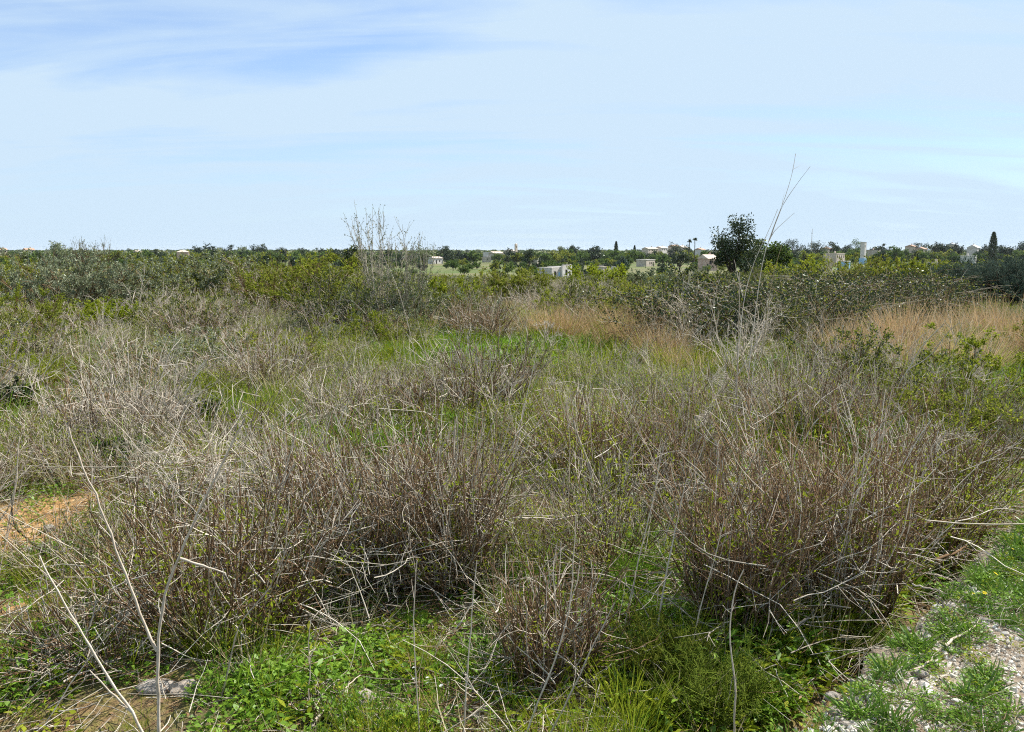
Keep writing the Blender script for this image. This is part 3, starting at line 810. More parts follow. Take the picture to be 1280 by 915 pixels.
def cap_scale(pts, h, smin, smax, rng):
    """sizes for a scrub of height h, kept low where the slope in front of the plain is open"""
    px = CX + F * pts[:, 0] / pts[:, 1]
    top = np.interp(px, [-200, 430, 520, 560, 860, 900, 960, 1000, 1170, 1200, 1210], [334, 334, 338, 345, 343, 338, 332, 326, 328, 340, 350]) + rng.normal(size=len(px)) * 3
    top = top + 30 * np.clip(noise2(pts[:, 0], pts[:, 1], 16, 19, 3) - 0.42, 0, 0.6)
    room = EYE - pts[:, 1] * np.tan(np.arctan((top - CY) / F) + PITCH) - pts[:, 2]
    s = np.minimum(rng.uniform(smin, smax, len(pts)), room / h)
    k = s > 0.3
    return pts[k], s[k]
R = np.random.default_rng(1234)
def nz(s, sd, lo=0.4, hi=0.6):
    return lambda x, y: sstep(lo, hi, noise2(x, y, s, sd))
CLEAR = [patch(212, 872, 52), patch(452, 884, 30), patch(215, 905, 40)]
LOWONLY = [patch(45, 695, 85), patch(30, 735, 75), patch(88, 522, 55), patch(60, 540, 40), patch(700, 668, 50), patch(230, 900, 70)]
bare_c = lambda x, y: (1 - 0.95 * in_patch(BARE, x, y)) * (1 - 0.95 * in_patch(CLEAR, x, y, 0.2))
bare_k = lambda x, y: (1 - 0.9 * in_patch(LOWONLY, x, y)) * (1 - 0.95 * in_patch(BARE, x, y)) * (1 - 0.95 * in_patch(CLEAR, x, y, 0.2))
# near carpet
scatter('clover', 'clover', field_points(R, 2.4, 10, 70, lambda x, y: np.clip(1.2 * in_patch(LUSH, x, y) + 0.4 * nz(1.3, 1)(x, y), 0, 1) * bare_c(x, y)), R, 0.7, 1.5)
scatter('low_leaves', 'low_leaf', field_points(R, 2.4, 14, 46, lambda x, y: np.clip(in_patch(LUSH, x, y) + 0.4 * nz(1.1, 2)(x, y), 0, 1) * bare_k(x, y)), R, 0.7, 1.5)
scatter('green_grass', 'green_blade', field_points(R, 2.4, 14, 15, lambda x, y: (0.25 + 0.6 * nz(1.7, 3)(x, y)) * bare_k(x, y)), R, 0.5, 1.2)
scatter('twig_litter', 'litter', field_points(R, 2.4, 12, 26, lambda x, y: (0.35 + 0.6 * nz(1.5, 5)(x, y)) * (1 - 0.85 * in_patch(BARE, x, y)) * (1 - 0.3 * in_patch(LUSH, x, y)) * (1 - in_patch(CLEAR, x, y, 0.2))), R, 0.7, 1.5)
scatter('dry_grass', 'dry_blade', field_points(R, 2.4, 14, 8, lambda x, y: (0.2 + 0.6 * nz(2.3, 6)(x, y)) * bare_k(x, y)), R, 0.6, 1.2)
protos('leafy_weed', [p_moss(76, 0.22, 0.42, 'fresh_green', 500), p_moss(77, 0.30, 0.40, 'yellow_green', 600), p_moss(78, 0.18, 0.45, 'fresh_green', 500)])
scatter('leafy_weeds', 'leafy_weed', field_points(R, 2.6, 13, 5, lambda x, y: np.clip(0.9 * in_patch(LUSH, x, y) + 0.3 * nz(1.6, 20)(x, y), 0, 1) * bare_k(x, y)), R, 0.45, 1.0)
# middle distance
STRAW = [patch(1240, 430, 100), patch(1140, 440, 110), (patch(1070, 455, 60)), patch(1190, 470, 90)]
OPENING = [patch(835, 445, 130), patch(720, 430, 90), patch(620, 445, 130), patch(760, 450, 90), patch(480, 470, 60)]
mid_open = lambda x, y: (1 - in_patch(GREEN, x, y)) * (1 - 0.96 * in_patch(OPENING, x, y)) * (1 - 0.9 * in_patch(STRAW, x, y)) * bare_k(x, y)
scatter('meadow_grass', 'green_blade', field_points(R, 8, 45, 9, lambda x, y: np.clip(0.35 + 0.6 * nz(5, 7)(x, y) + in_patch(GREEN, x, y), 0, 1) * bare_k(x, y)), R, 1.0, 1.9)
scatter('lush_grass', 'clover', np.concatenate([np.stack([a + R.normal(size=1300) * r * 0.6, b + R.normal(size=1300) * r * 1.1, np.zeros(1300)], -1) for a, b, r in GREEN]) , R, 1.2, 2.4)
o = bpy.data.objects['lush_grass']
co = np.zeros(len(o.data.vertices) * 3, np.float32); o.data.vertices.foreach_get('co', co); co = co.reshape(-1, 3)
co[:, 2] = terrain(co[:, 0], co[:, 1]); o.data.vertices.foreach_set('co', co.ravel())
scatter('meadow_straw', 'dry_blade', field_points(R, 9, 65, 2.8, lambda x, y: (0.25 + 0.7 * nz(6, 8)(x, y)) * mid_open(x, y)), R, 0.9, 1.7)
scatter('cushion_plants', 'cushion', field_points(R, 5.0, 45, 5.2, lambda x, y: (0.22 + 0.78 * nz(6, 9, 0.44, 0.56)(x, y)) * mid_open(x, y)), R, 0.7, 1.5, drift=4)
scatter('meadow_weeds', 'leafy_weed', field_points(R, 8, 32, 5.0, lambda x, y: (1 - nz(3.2, 12, 0.50, 0.58)(x, y)) * (0.3 + 0.7 * nz(4, 21, 0.4, 0.55)(x, y)) * bare_k(x, y)), R, 1.0, 2.0)
scatter('dry_tufts', 'dry_tuft', field_points(R, 4.5, 40, 1.1, lambda x, y: (0.10 + 0.90 * (1 - nz(6, 9, 0.44, 0.56)(x, y))) * mid_open(x, y)), R, 0.7, 1.4)
scatter('bleached_snags', 'grey_snag', field_points(R, 6, 50, 0.32, mid_open), R, 0.6, 1.3, tilt=0.25)
P_, S_ = cap_scale(field_points(R, 9, 75, 0.62, lambda x, y: (0.02 + 0.98 * nz(6.5, 11, 0.51, 0.59)(x, y)) * (0.35 + 0.65 * sstep(9, 20, y)) * mid_open(x, y)), 1.15, 0.5, 1.25, R)
scatter('scrub_thicket', 'mid_scrub', P_, R, S_, None, drift=11)
P_, S_ = cap_scale(field_points(R, 7.5, 70, 1.0, lambda x, y: (0.02 + 0.98 * nz(3.2, 12, 0.54, 0.60)(x, y)) * (0.35 + 0.65 * sstep(34, 14, y)) * bare_k(x, y) * (1 - in_patch(GREEN, x, y)) * (1 - 0.96 * in_patch(OPENING, x, y))), 1.0, 0.75, 1.3, R)
scatter('dry_thicket', 'mid_dry', P_, R, S_, None)
P_, S_ = cap_scale(field_points(R, 55, 190, 0.10, lambda x, y: 0.04 + 0.96 * nz(22, 13, 0.47, 0.56)(x, y), 0.66), 1.9, 0.6, 1.15, R)
scatter('far_thicket', 'far_scrub', P_, R, S_, None, drift=30)
# the plain beyond: orchards in loose rows, and the wooded skyline
OPEN = [(788, 822, 392), (672, 716, 215), (742, 776, 306), (598, 618, 530), (532, 558, 476), (1022, 1058, 405), (1066, 1084, 430)]
def orchard_points(rng):
    P = []
    for k in range(46):
        y = 200 + 17 * k + rng.normal() * 3
        x0 = -0.62 * y; n = int(1.26 * y / 5.5)
        xx = x0 + np.arange(n) * 5.5 + rng.normal(size=n) * 1.3
        keep = (noise2(xx, np.full(n, y), 90, 14, 3) > (0.47 if y < 460 else 0.40))
        xx = xx[keep]; yy = y + rng.normal(size=len(xx)) * 2
        pxx = CX + F * xx / yy
        for a, b_, yh in OPEN:
            k2 = ~((pxx > a) & (pxx < b_) & (yy < yh))
            xx, yy, pxx = xx[k2], yy[k2], pxx[k2]
        P.append(np.stack([xx, yy, terrain(xx, yy) - 0.1], -1))
    return np.concatenate(P)
scatter('orchard_trees', 'orchard', orchard_points(R), R, 0.6, 1.15, 0.03)
yy = R.uniform(950, 2300, 3000); xx = R.uniform(-0.64, 0.64, 3000) * yy
scatter('treeline', 'orchard', np.stack([xx, yy, terrain(xx, yy) - 0.2], -1), R, 0.9, 2.5, 0.03, zs=0.55)

# gravel and weeds on the track
def track_points(rng, n, s0, s1, v0, v1, keep=None):
    s = rng.uniform(s0, s1, n); v = rng.uniform(v0, v1, n)
    if keep is not None:
        k = rng.uniform(0, 1, n) < keep(s, v); s, v = s[k], v[k]
    return np.stack([EA[0] + ED[0] * s + EN[0] * v, EA[1] + ED[1] * s + EN[1] * v, track_height(s, v)], -1)
def stone_mesh(name, seed, sub=1, flat=0.65, jit=0.25, mat='gravel_stone'):
    bm = bmesh.new(); bmesh.ops.create_icosphere(bm, subdivisions=sub, radius=1)
    rg = random.Random(seed)
    a, b_, c_ = (rg.uniform(0, 6) for _ in range(3))
    for v in bm.verts:
        p = v.co
        k = 1 + jit * (math.sin(p.x * 2.1 + a) * math.sin(p.y * 2.7 + b_) + 0.6 * math.sin(p.z * 4 + c_) + 0.5 * math.sin(p.x * 6 + p.y * 5 + b_)) + rg.uniform(-0.5, 0.5) * jit * 0.5
        v.co = Vector((p.x * k, p.y * k * 0.8, p.z * k * flat))
    me = bpy.data.meshes.new(name); bm.to_mesh(me); bm.free()
    me.materials.append(MATS[mat])
    return me
protos('pebble', [stone_mesh('pebble', i, 1) for i in range(8)])
protos('rubble', [stone_mesh('rubble', 50 + i, 2, 0.7, 0.3, 'limestone') for i in range(5)])
STONES = [(1130, 846), (1151, 845), (1086, 860), (1196, 880), (1058, 910), (1231, 780), (1098, 893), (1115, 870), (1160, 868)]
def flat_at(px, py):
    d = at(px, py, 1.0) - [0, 0, EYE]; k = -EYE / d[2]
    return edge_sv(d[0] * k, d[1] * k)
def weed_k(s, v):
    """how weedy the track is: thick along the edge, bare gravel further in"""
    w = 0.40 + 0.14 * np.sin(s * 2.1 + 0.6) + 0.1 * np.sin(s * 5.2)
    w = w + 0.75 * sstep(1.35, 2.3, s)
    open_ = 1.0
    for a_ in STONES:
        s1, v1 = flat_at(*a_)
        open_ = open_ * sstep(0.03, 0.07, np.hypot(s - s1, v - v1))
    return open_ * sstep(w + 0.10, w - 0.06, v) * np.clip(0.20 + nz(0.30, 15, 0.42, 0.56)(s, v) + 0.8 * sstep(1.2, 2.2, s), 0, 1)
pp = track_points(R, 42000, -1.3, 4.0, 0.0, 2.3, lambda s, v: 1 - 0.72 * weed_k(s, v))
scatter('gravel', 'pebble', pp, R, 0.005, 0.015, 0.4)
pp = track_points(R, 900, -1.0, 3.6, 0.0, 2.0)
scatter('coarse_gravel', 'pebble', pp, R, 0.014, 0.028, 0.4)
scatter('edge_rubble', 'rubble', track_points(R, 260, -1.2, 5, -0.035, 0.10), R, 0.006, 0.022, 0.5)
scatter('track_weeds', 'strap_leaf', track_points(R, 3200, -0.9, 5, 0.02, 2.2, lambda s, v: weed_k(s, v)), R, 0.3, 0.75, 0.15)
scatter('track_clover', 'clover', track_points(R, 1700, -0.9, 5, 0.02, 2.2, lambda s, v: weed_k(s, v)), R, 0.35, 0.7, 0.1)
scatter('track_leaves', 'low_leaf', track_points(R, 1700, -0.9, 5, 0.02, 2.2, lambda s, v: weed_k(s, v)), R, 0.3, 0.6, 0.1)
scatter('track_litter', 'litter', track_points(R, 120, -0.9, 4, 0.0, 0.9, lambda s, v: np.ones_like(s)), R, 0.3, 0.6, 0.05)
# herbs hanging over the foot of the edge, and the tall weeds where it leaves the frame
def edge_foot(n, s0, s1, v0, v1, rng):
    s = rng.uniform(s0, s1, n); v = rng.uniform(v0, v1, n)
    x = EA[0] + ED[0] * s + EN[0] * v; y = EA[1] + ED[1] * s + EN[1] * v
    return np.stack([x, y, terrain(x, y)], -1)
scatter('edge_herbs', 'low_leaf', edge_foot(200, 0.2, 4.5, -0.75, -0.42, R), R, 1.0, 2.0, 0.15)
scatter('edge_grass', 'green_blade', edge_foot(100, -0.5, 5, -0.9, -0.45, R), R, 0.7, 1.1, 0.15)
# broad stands of straw-coloured grass on the right and in the middle
def blob_points(rng, blobs, dens):
    P = []
    for px, py, rx, ry in blobs:
        x, y, z = hit(px, py)
        rw = rx * y / F; x1, y1, _ = hit(px, py + ry); rl = max(abs(y - y1), 0.4)
        n = int(dens * math.pi * rw * rl)
        a = rng.uniform(0, 6.28, n); q = np.minimum(np.abs(rng.normal(size=n)) * 0.72, 1.9)
        xx, yy_ = x + q * np.cos(a) * rw, y + q * np.sin(a) * rl
        P.append(np.stack([xx, yy_, terrain(xx, yy_) - 0.02], -1))
    return np.concatenate(P)
scatter('straw_grass', 'straw_blade', blob_points(R, [(1235, 430, 70, 22), (1130, 440, 90, 18), (1280, 455, 60, 18), (1070, 455, 50, 14)], 6.5), R, 0.4, 1.75, 0.2)
scatter('thin_straw', 'straw_blade', blob_points(R, [(800, 440, 60, 16), (700, 425, 60, 14), (840, 450, 40, 14), (640, 400, 60, 10), (480, 430, 60, 12), (760, 415, 60, 14)], 3.2), R, 0.8, 1.4, 0.1)
scatter('tall_green_grass', 'green_blade', blob_points(R, [(1200, 500, 60, 22), (1262, 520, 40, 25), (640, 520, 60, 25), (540, 400, 50, 8)], 16), R, 1.2, 2.2, 0.1)
def flower(mat, seed):
    rng = np.random.default_rng(seed); g = Geo()
    g.tubes('fresh_green', lines(rng, np.zeros((1, 3)), np.array([[0.1, 0, 1.0]]), 0.10, 4, 0.1), np.full((1, 4), 0.001), [0.5])
    a = np.arange(7) * 0.9
    d = np.stack([np.cos(a), np.sin(a), np.full(7, 0.35)], -1)
    g.leaves(mat, np.tile([[0.01, 0, 0.10]], (7, 1)), d, 0.013, 0.008, np.linspace(0, 1, 7), rng, up=0.1)
    return g
protos('yellow_flower', [flower('petal_yellow', 1), flower('petal_yellow', 2)])
protos('white_flower', [flower('petal_white', 3), flower('petal_white', 4)])
pp = np.concatenate([edge_foot(14, 0.8, 2.6, -0.75, -0.42, R), track_points(R, 9, 1.4, 2.6, 0.05, 0.45)])
scatter('yellow_flowers', 'yellow_flower', pp, R, 0.6, 1.1, 0.3)
pp = np.array([hit(px, py) for px, py in ((545, 878), (530, 872), (575, 905), (522, 858), (817, 895), (798, 805), (758, 760), (1074, 782), (1052, 815), (560, 884), (537, 866))])
scatter('white_flowers', 'white_flower', pp, R, 0.6, 1.0, 0.3)

# ------------------------------------------------------------------ shrubs, bushes and trees near enough to tell apart
def size_px(bx, by, ty, w):
    x, y, z = hit(bx, by)
    return x, y, z, max(at(bx, ty, y)[2] - z, 0.15), w * y / F
def plant(fn, name, cat, bx, by, ty, w, label, kind='plant', group=None, dz=0.02, **kw):
    x, y, z, H, Wd = size_px(bx, by, ty, w)
    seed = int(bx * 7 + by)
    root = tag(empty(name, (x, y, z - dz)), label, cat, group)
    plant_parts(fn(seed, H, Wd, **kw), root, kind)
    return root
DG = 'dry shrubs of the foreground'
D = dict(fn=g_dry, name='dry_shrub', cat='shrub')
for a in (
    (290, 785, 545, 330, 'big brown twiggy shrub behind the forked bare stalk', dict(n=420, grey=0.35, nleaf=900)),
    (470, 725, 505, 190, 'grey-brown dry shrub just right of the big brown one', dict(n=300, grey=0.55, nleaf=350)),
    (555, 725, 465, 210, 'tall grey-brown shrub with pale bristling tips in the middle foreground', dict(n=380, grey=0.6, nleaf=300)),
    (925, 785, 520, 190, 'dark brown upright shrub beside the bright feathery green plant', dict(n=330, grey=0.3, nleaf=700)),
    (1040, 765, 440, 250, 'largest brown shrub at right, close above the dark track edge', dict(n=460, grey=0.35, nleaf=1100)),
    (1160, 700, 500, 180, 'brown shrub mixed with green leaves beside the weedy track edge', dict(n=300, grey=0.3, nleaf=1500)),
    (690, 845, 665, 180, 'small low dark brown shrub at the bottom centre', dict(n=260, grey=0.35, nleaf=200)),
    (745, 615, 455, 170, 'brown shrub with a yellow-green heart behind the bare soil', dict(n=320, grey=0.4, nleaf=1300)),
    (385, 660, 490, 140, 'grey dry shrub standing behind the two foreground brown shrubs', dict(n=240, grey=0.75, nleaf=250)),
    (850, 620, 440, 150, 'grey-brown shrub right of the yellow-green hearted one', dict(n=260, grey=0.6, nleaf=400)),
    (1000, 560, 405, 150, 'tall pale grey shrub in front of the dark bramble', dict(n=260, grey=0.8, nleaf=350)),
    (1095, 560, 430, 140, 'dense grey-brown shrub below the straw grass stand', dict(n=260, grey=0.7, nleaf=300)),
    (598, 427, 358, 95, 'rounded reddish-brown shrub above the bright green grass patch', dict(n=300, grey=0.35, nleaf=0, thick=2.0)),
    (430, 560, 430, 130, 'pale twiggy shrub left of the middle of the field', dict(n=200, grey=0.8, nleaf=500, thick=1.3)),
    (500, 530, 440, 90, 'slender silvery dry shrub below the olive sapling', dict(n=150, grey=0.85, nleaf=300, thick=1.3, tmax=0.6)),
    (330, 500, 410, 110, 'greyish dry shrub between olive bushes and the foreground', dict(n=180, grey=0.8, nleaf=200, thick=1.4)),
    (75, 600, 520, 120, 'low grey dry shrub above the orange bare soil', dict(n=180, grey=0.75, nleaf=300, thick=1.2)),
    (30, 450, 385, 110, 'purplish brown shrub at the left border halfway up', dict(n=200, grey=0.5, nleaf=150, thick=1.6)),
    (1190, 610, 510, 120, 'rusty leafy dry shrub at the right below the tall green grass', dict(n=220, grey=0.4, nleaf=900)),
):
    plant(D['fn'], D['name'], D['cat'], *a[:4], a[4], group=DG, **a[5])
# flattened and tangled dead growth
def flat_heap(seed, H, Wd, n=300, grey=0.7):
    return g_dry(seed, Wd * 0.55, Wd, n=n, nleaf=120, grey=grey, tmax=1.5, per=4)
def tangle(seed, H, Wd, n=330):
    rng = np.random.default_rng(seed); g = Geo()
    b = rng.normal(size=(n, 3)) * [Wd * 0.22, Wd * 0.18, 0]; b[:, 2] = rng.uniform(0, H * 0.75, n)
    d = rng.normal(size=(n, 3)) * [1, 1, 0.5]
    P = lines(rng, b, d, rng.uniform(0.2, 0.55, n) * Wd * 0.9, 6, 0.18, -0.02)
    P[:, :, 2] = np.maximum(P[:, :, 2], 0)
    k = n * 2 // 3
    g.tubes('grey_twig', P[:k], taper(k, 6, 0.0035, 0.0013), rng.uniform(0.3, 1, k))
    g.tubes('brown_bark', P[k:], taper(n - k, 6, 0.0035, 0.0013), rng.uniform(0, 1, n - k))
    A = twigs(rng, P, 4, 0.2, 0.05, 0.18, 3, 0.8, 0.1, 0)
    g.tubes('grey_twig', A, taper(len(A), 3, 0.0018, 0.0008), rng.uniform(0, 1, len(A)))
    return g
for fn, a in ((flat_heap, (115, 815, 735, 230, 'flattened heap of grey twigs at the lower left')),
              (tangle, (245, 650, 535, 210, 'pale tangled heap of dead twigs behind the big brown shrub')),
              (tangle, (115, 575, 535, 110, 'bleached brushwood heap at the tip of the left stalk')),
              (flat_heap, (405, 885, 850, 80, 'small heap of grey dead stems right of the pale rock')),
              (tangle, (1000, 650, 590, 160, 'brushwood tangle inside the right brown shrubs'))):
    plant(fn, 'brushwood_heap', 'brushwood', *a, group='heaps of dead twigs')
# leafless forking dead shrubs
for a in (
    (235, 500, 435, 80, 'white forked dead shrub among grey-green leaves'),
    (148, 560, 470, 60, 'bleached dead shrub with an antler fork at the left'),
    (205, 545, 480, 70, 'leaning dead shrub right of the antler-forked one'),
    (690, 405, 346, 90, 'large grey leafless bush below the ruined stone house'),
    (172, 420, 350, 90, 'pale leafless shrub in front of the left olive bush'),
    (335, 395, 325, 60, 'dark grey dead bush between two olive bushes'),
    (1040, 400, 335, 60, 'pale dead branches poking out of the bramble'),
    (850, 440, 345, 40, 'slim pale dead shrub left of the dark tree'),
    (925, 470, 370, 60, 'tall white dead shrub before the dark tree'),
    (735, 395, 345, 40, 'small grey dead shrub right of the ruined house'),
    (1120, 485, 420, 70, 'white dead shrub in front of the straw grass'),
):
    plant(g_grey, 'dead_shrub', 'dead shrub', *a, group='leafless dead shrubs', r=0.005 * (1 + hit(a[0], a[1])[1] / 14))
# leafy bushes
B = 'bushes of the middle distance'
for a in (
    (85, 402, 304, 130, 'large grey-green olive bush at the left skyline', dict(nl=9000, ll=0.07, lw=0.024, n=34, leaf='silver_leaf', leaf2='olive_leaf')),
    (150, 396, 318, 110, 'grey-green bush leaning against the large olive bush', dict(nl=6000, ll=0.07, lw=0.024, leaf='silver_leaf', leaf2='moss_green')),
    (262, 376, 310, 110, 'rounded dusty green olive bush left of the brown tangle', dict(nl=7000, ll=0.08, lw=0.03, n=30, leaf='silver_leaf', leaf2='moss_green')),
    (345, 400, 314, 80, 'half dead brown bush between two greener bushes', dict(nl=2200, ll=0.07, lw=0.026, n=34, leaf='moss_green', dead=0.6)),
    (405, 404, 312, 110, 'green and brown bush left of the olive sapling', dict(nl=6000, ll=0.07, lw=0.026, n=30, leaf='moss_green', leaf2='yellow_green', dead=0.35)),
    (130, 425, 372, 80, 'bright yellow-green low bush under the olive bushes', dict(nl=3000, ll=0.06, lw=0.024, leaf='yellow_green')),
    (20, 392, 318, 90, 'olive-brown bush at the left border of the skyline', dict(nl=4000, ll=0.07, lw=0.026, leaf='moss_green', leaf2='yellow_green', dead=0.4)),
    (205, 372, 316, 70, 'brownish green bush between the two olive bushes', dict(nl=3500, ll=0.08, lw=0.03, leaf='moss_green', dead=0.35)),
    (225, 480, 410, 190, 'wide low silvery green bush in the left field', dict(nl=7000, ll=0.035, lw=0.012, n=40, leaf='silver_leaf', leaf2='moss_green')),
    (350, 470, 400, 90, 'mixed green and grey bush beside the silvery low bush', dict(nl=3000, ll=0.04, lw=0.014, leaf='moss_green', leaf2='yellow_green', dead=0.4)),
    (150, 590, 545, 60, 'small dark green leathery bush by the left stalk', dict(nl=1500, ll=0.03, lw=0.016, n=18, leaf='dark_leaf', leaf2='fresh_green')),
    (6, 520, 474, 46, 'dark green round bush cut by the left border', dict(nl=2000, ll=0.04, lw=0.02, n=18, leaf='dark_leaf')),
    (250, 535, 495, 60, 'dark leaved bush beneath the white forked shrub', dict(nl=1400, ll=0.03, lw=0.016, n=18, leaf='dark_leaf', leaf2='yellow_green')),
    (560, 400, 340, 90, 'yellowish green bush right of the olive sapling', dict(nl=3500, ll=0.07, lw=0.028, leaf='yellow_green', leaf2='moss_green', dead=0.4)),
    (640, 385, 330, 80, 'dull green bush left of the grey leafless bush', dict(nl=3000, ll=0.08, lw=0.03, leaf='moss_green', dead=0.45)),
    (745, 372, 328, 60, 'fresh yellow-green bush by the pale garden wall', dict(nl=2600, ll=0.09, lw=0.04, leaf='yellow_green')),
    (870, 400, 330, 80, 'dark bush at the left foot of the dark tree', dict(nl=4000, ll=0.07, lw=0.035, leaf='dark_leaf', leaf2='moss_green')),
    (1150, 372, 318, 110, 'green and brown bush left of the blue-green tamarisk', dict(nl=4500, ll=0.09, lw=0.035, leaf='moss_green', leaf2='yellow_green', dead=0.35)),
    (1080, 365, 316, 90, 'brownish bush behind the long bramble thicket', dict(nl=3000, ll=0.09, lw=0.035, leaf='moss_green', dead=0.5)),
    (1000, 368, 316, 90, 'yellow-green bush right behind the dark tree', dict(nl=4200, ll=0.09, lw=0.04, leaf='yellow_green', leaf2='moss_green')),
    (820, 375, 330, 80, 'grey-green bush below the white house with three openings', dict(nl=3000, ll=0.09, lw=0.03, leaf='olive_leaf', dead=0.45)),
    (1265, 545, 480, 70, 'green bush at the right border above the weedy edge', dict(nl=3500, ll=0.03, lw=0.012, n=24, leaf='moss_green', leaf2='fresh_green')),
    (1190, 560, 460, 90, 'leafy green bush below the bent straw stalks', dict(nl=3500, ll=0.035, lw=0.012, n=24, leaf='moss_green', leaf2='yellow_green')),
):
    plant(g_bush, 'bush', 'bush', *a[:5], group=B, **a[5])
for a in (
    (1238, 392, 312, 100, 'large blue-green feathery tamarisk at the right border', dict(nl=12000, ll=0.09, lw=0.016, n=44, per=12)),
    (1284, 394, 318, 70, 'blue-green tamarisk cut by the right border', dict(nl=6000, ll=0.09, lw=0.016, n=30, per=10)),
):
    plant(g_bush, 'tamarisk', 'tamarisk', *a[:5], leaf='blue_green', bark='dark_bark', twigmat='dark_bark', dead=0.05, **a[5])
plant(g_bush, 'olive_sapling', 'sapling', 488, 424, 336, 95, 'sparse olive sapling whose thin shoots rise above the skyline', leaf='olive_leaf', leaf2='moss_green', nl=4500, ll=0.06, lw=0.018, n=30, dead=0.35, tall=0.85, bark='dead_wood', twigmat='grey_twig')
plant(g_bush, 'olive_sapling', 'sapling', 118, 390, 330, 60, 'thin olive sapling standing out of the left bush', leaf='olive_leaf', nl=1500, ll=0.06, lw=0.018, n=16, dead=0.35, tall=0.45)
for a in (
    (875, 436, 352, 110, 'dark bramble heap left of the tall bare stalks'),
    (985, 428, 338, 150, 'biggest dark bramble thicket behind the pale grey shrub'),
    (1075, 414, 330, 150, 'long bramble thicket in the right middle distance'),
    (1135, 404, 338, 90, 'bramble thicket beside the tamarisk'),
    (440, 418, 372, 90, 'bramble heap with dark hollows by the sapling foot'),
):
    plant(g_bramble, 'bramble', 'bramble', *a, group='bramble thickets')
for a in (
    (820, 455, 398, 60, 'reddish straw tussock left of the bramble heap', 0.05),
    (790, 440, 372, 40, 'tall narrow straw tussock behind the reddish one', 0.05),
    (700, 430, 378, 60, 'pale straw tussock right of the reddish-brown round shrub', 0.15),
    (1215, 470, 405, 80, 'thick straw tussock under the arching straw stalk', 0.25),
    (1130, 470, 400, 80, 'straw tussock behind the white dead shrub', 0.1),
):
    plant(g_tan, 'grass_tussock', 'tussock', *a[:5], kind='grass', group='straw tussocks', green=a[5], n=420)
for a in (
    (890, 895, 800, 120, 'bright feathery yellow-green plant beside the dark edge', dict(n=70)),
    (825, 850, 760, 70, 'feathery green plant left of the brightest one', dict(n=40, mat='moss_green')),
    (650, 790, 735, 50, 'small feathery green plant before the bare soil', dict(n=30)),
    (735, 590, 520, 60, 'yellow-green feathery plant in the brown shrub', dict(n=40)),
    (1085, 830, 780, 60, 'low feathery plant hanging over the track edge', dict(n=40)),
    (200, 770, 735, 40, 'tiny feathery green plant under the big brown shrub', dict(n=20)),
):
    plant(g_ferny, 'feathery_plant', 'plant', *a[:5], group='feathery green plants', **a[5])
def far_tree(fn, name, cat, px, top, w, y, label, group=None, kind='tree', **kw):
    x = (px - CX) / F * y
    z = float(terrain(x, y)); H = max(at(px, top, y)[2] - z, 1.5) * (1.1 if fn is g_tree else 1.0)
    root = tag(empty(name, (x, y, z - 0.05)), label, cat, group)
    plant_parts(fn(int(px * 3 + y), H, *(() if fn is g_palm else (w * y / F,)), **kw), root, kind)
far_tree(g_tree, 'wild_olive_tree', 'tree', 913, 276, 56, 58, 'dark wild olive tree standing highest on the right skyline', nl=5200, ll=0.16, lw=0.09, leaf='dark_leaf', trunk_h=0.16, clumps=5)
far_tree(g_tree, 'round_tree', 'tree', 947, 300, 20, 95, 'dark round tree right behind the wild olive', nl=2600, ll=0.3, lw=0.18, leaf='dark_leaf', leaf2='moss_green')
far_tree(g_tree, 'round_tree', 'tree', 968, 303, 22, 90, 'bushy green tree right of the dark round one by the stalks', nl=2600, ll=0.3, lw=0.18, leaf='orchard_leaf', leaf2='dark_leaf')
far_tree(g_tree, 'carob_tree', 'tree', 446, 305, 34, 130, 'dark green carob tree just left of the olive sapling', nl=2600, ll=0.35, lw=0.2, leaf='dark_leaf', leaf2='moss_green')
TG = 'trees along the skyline'
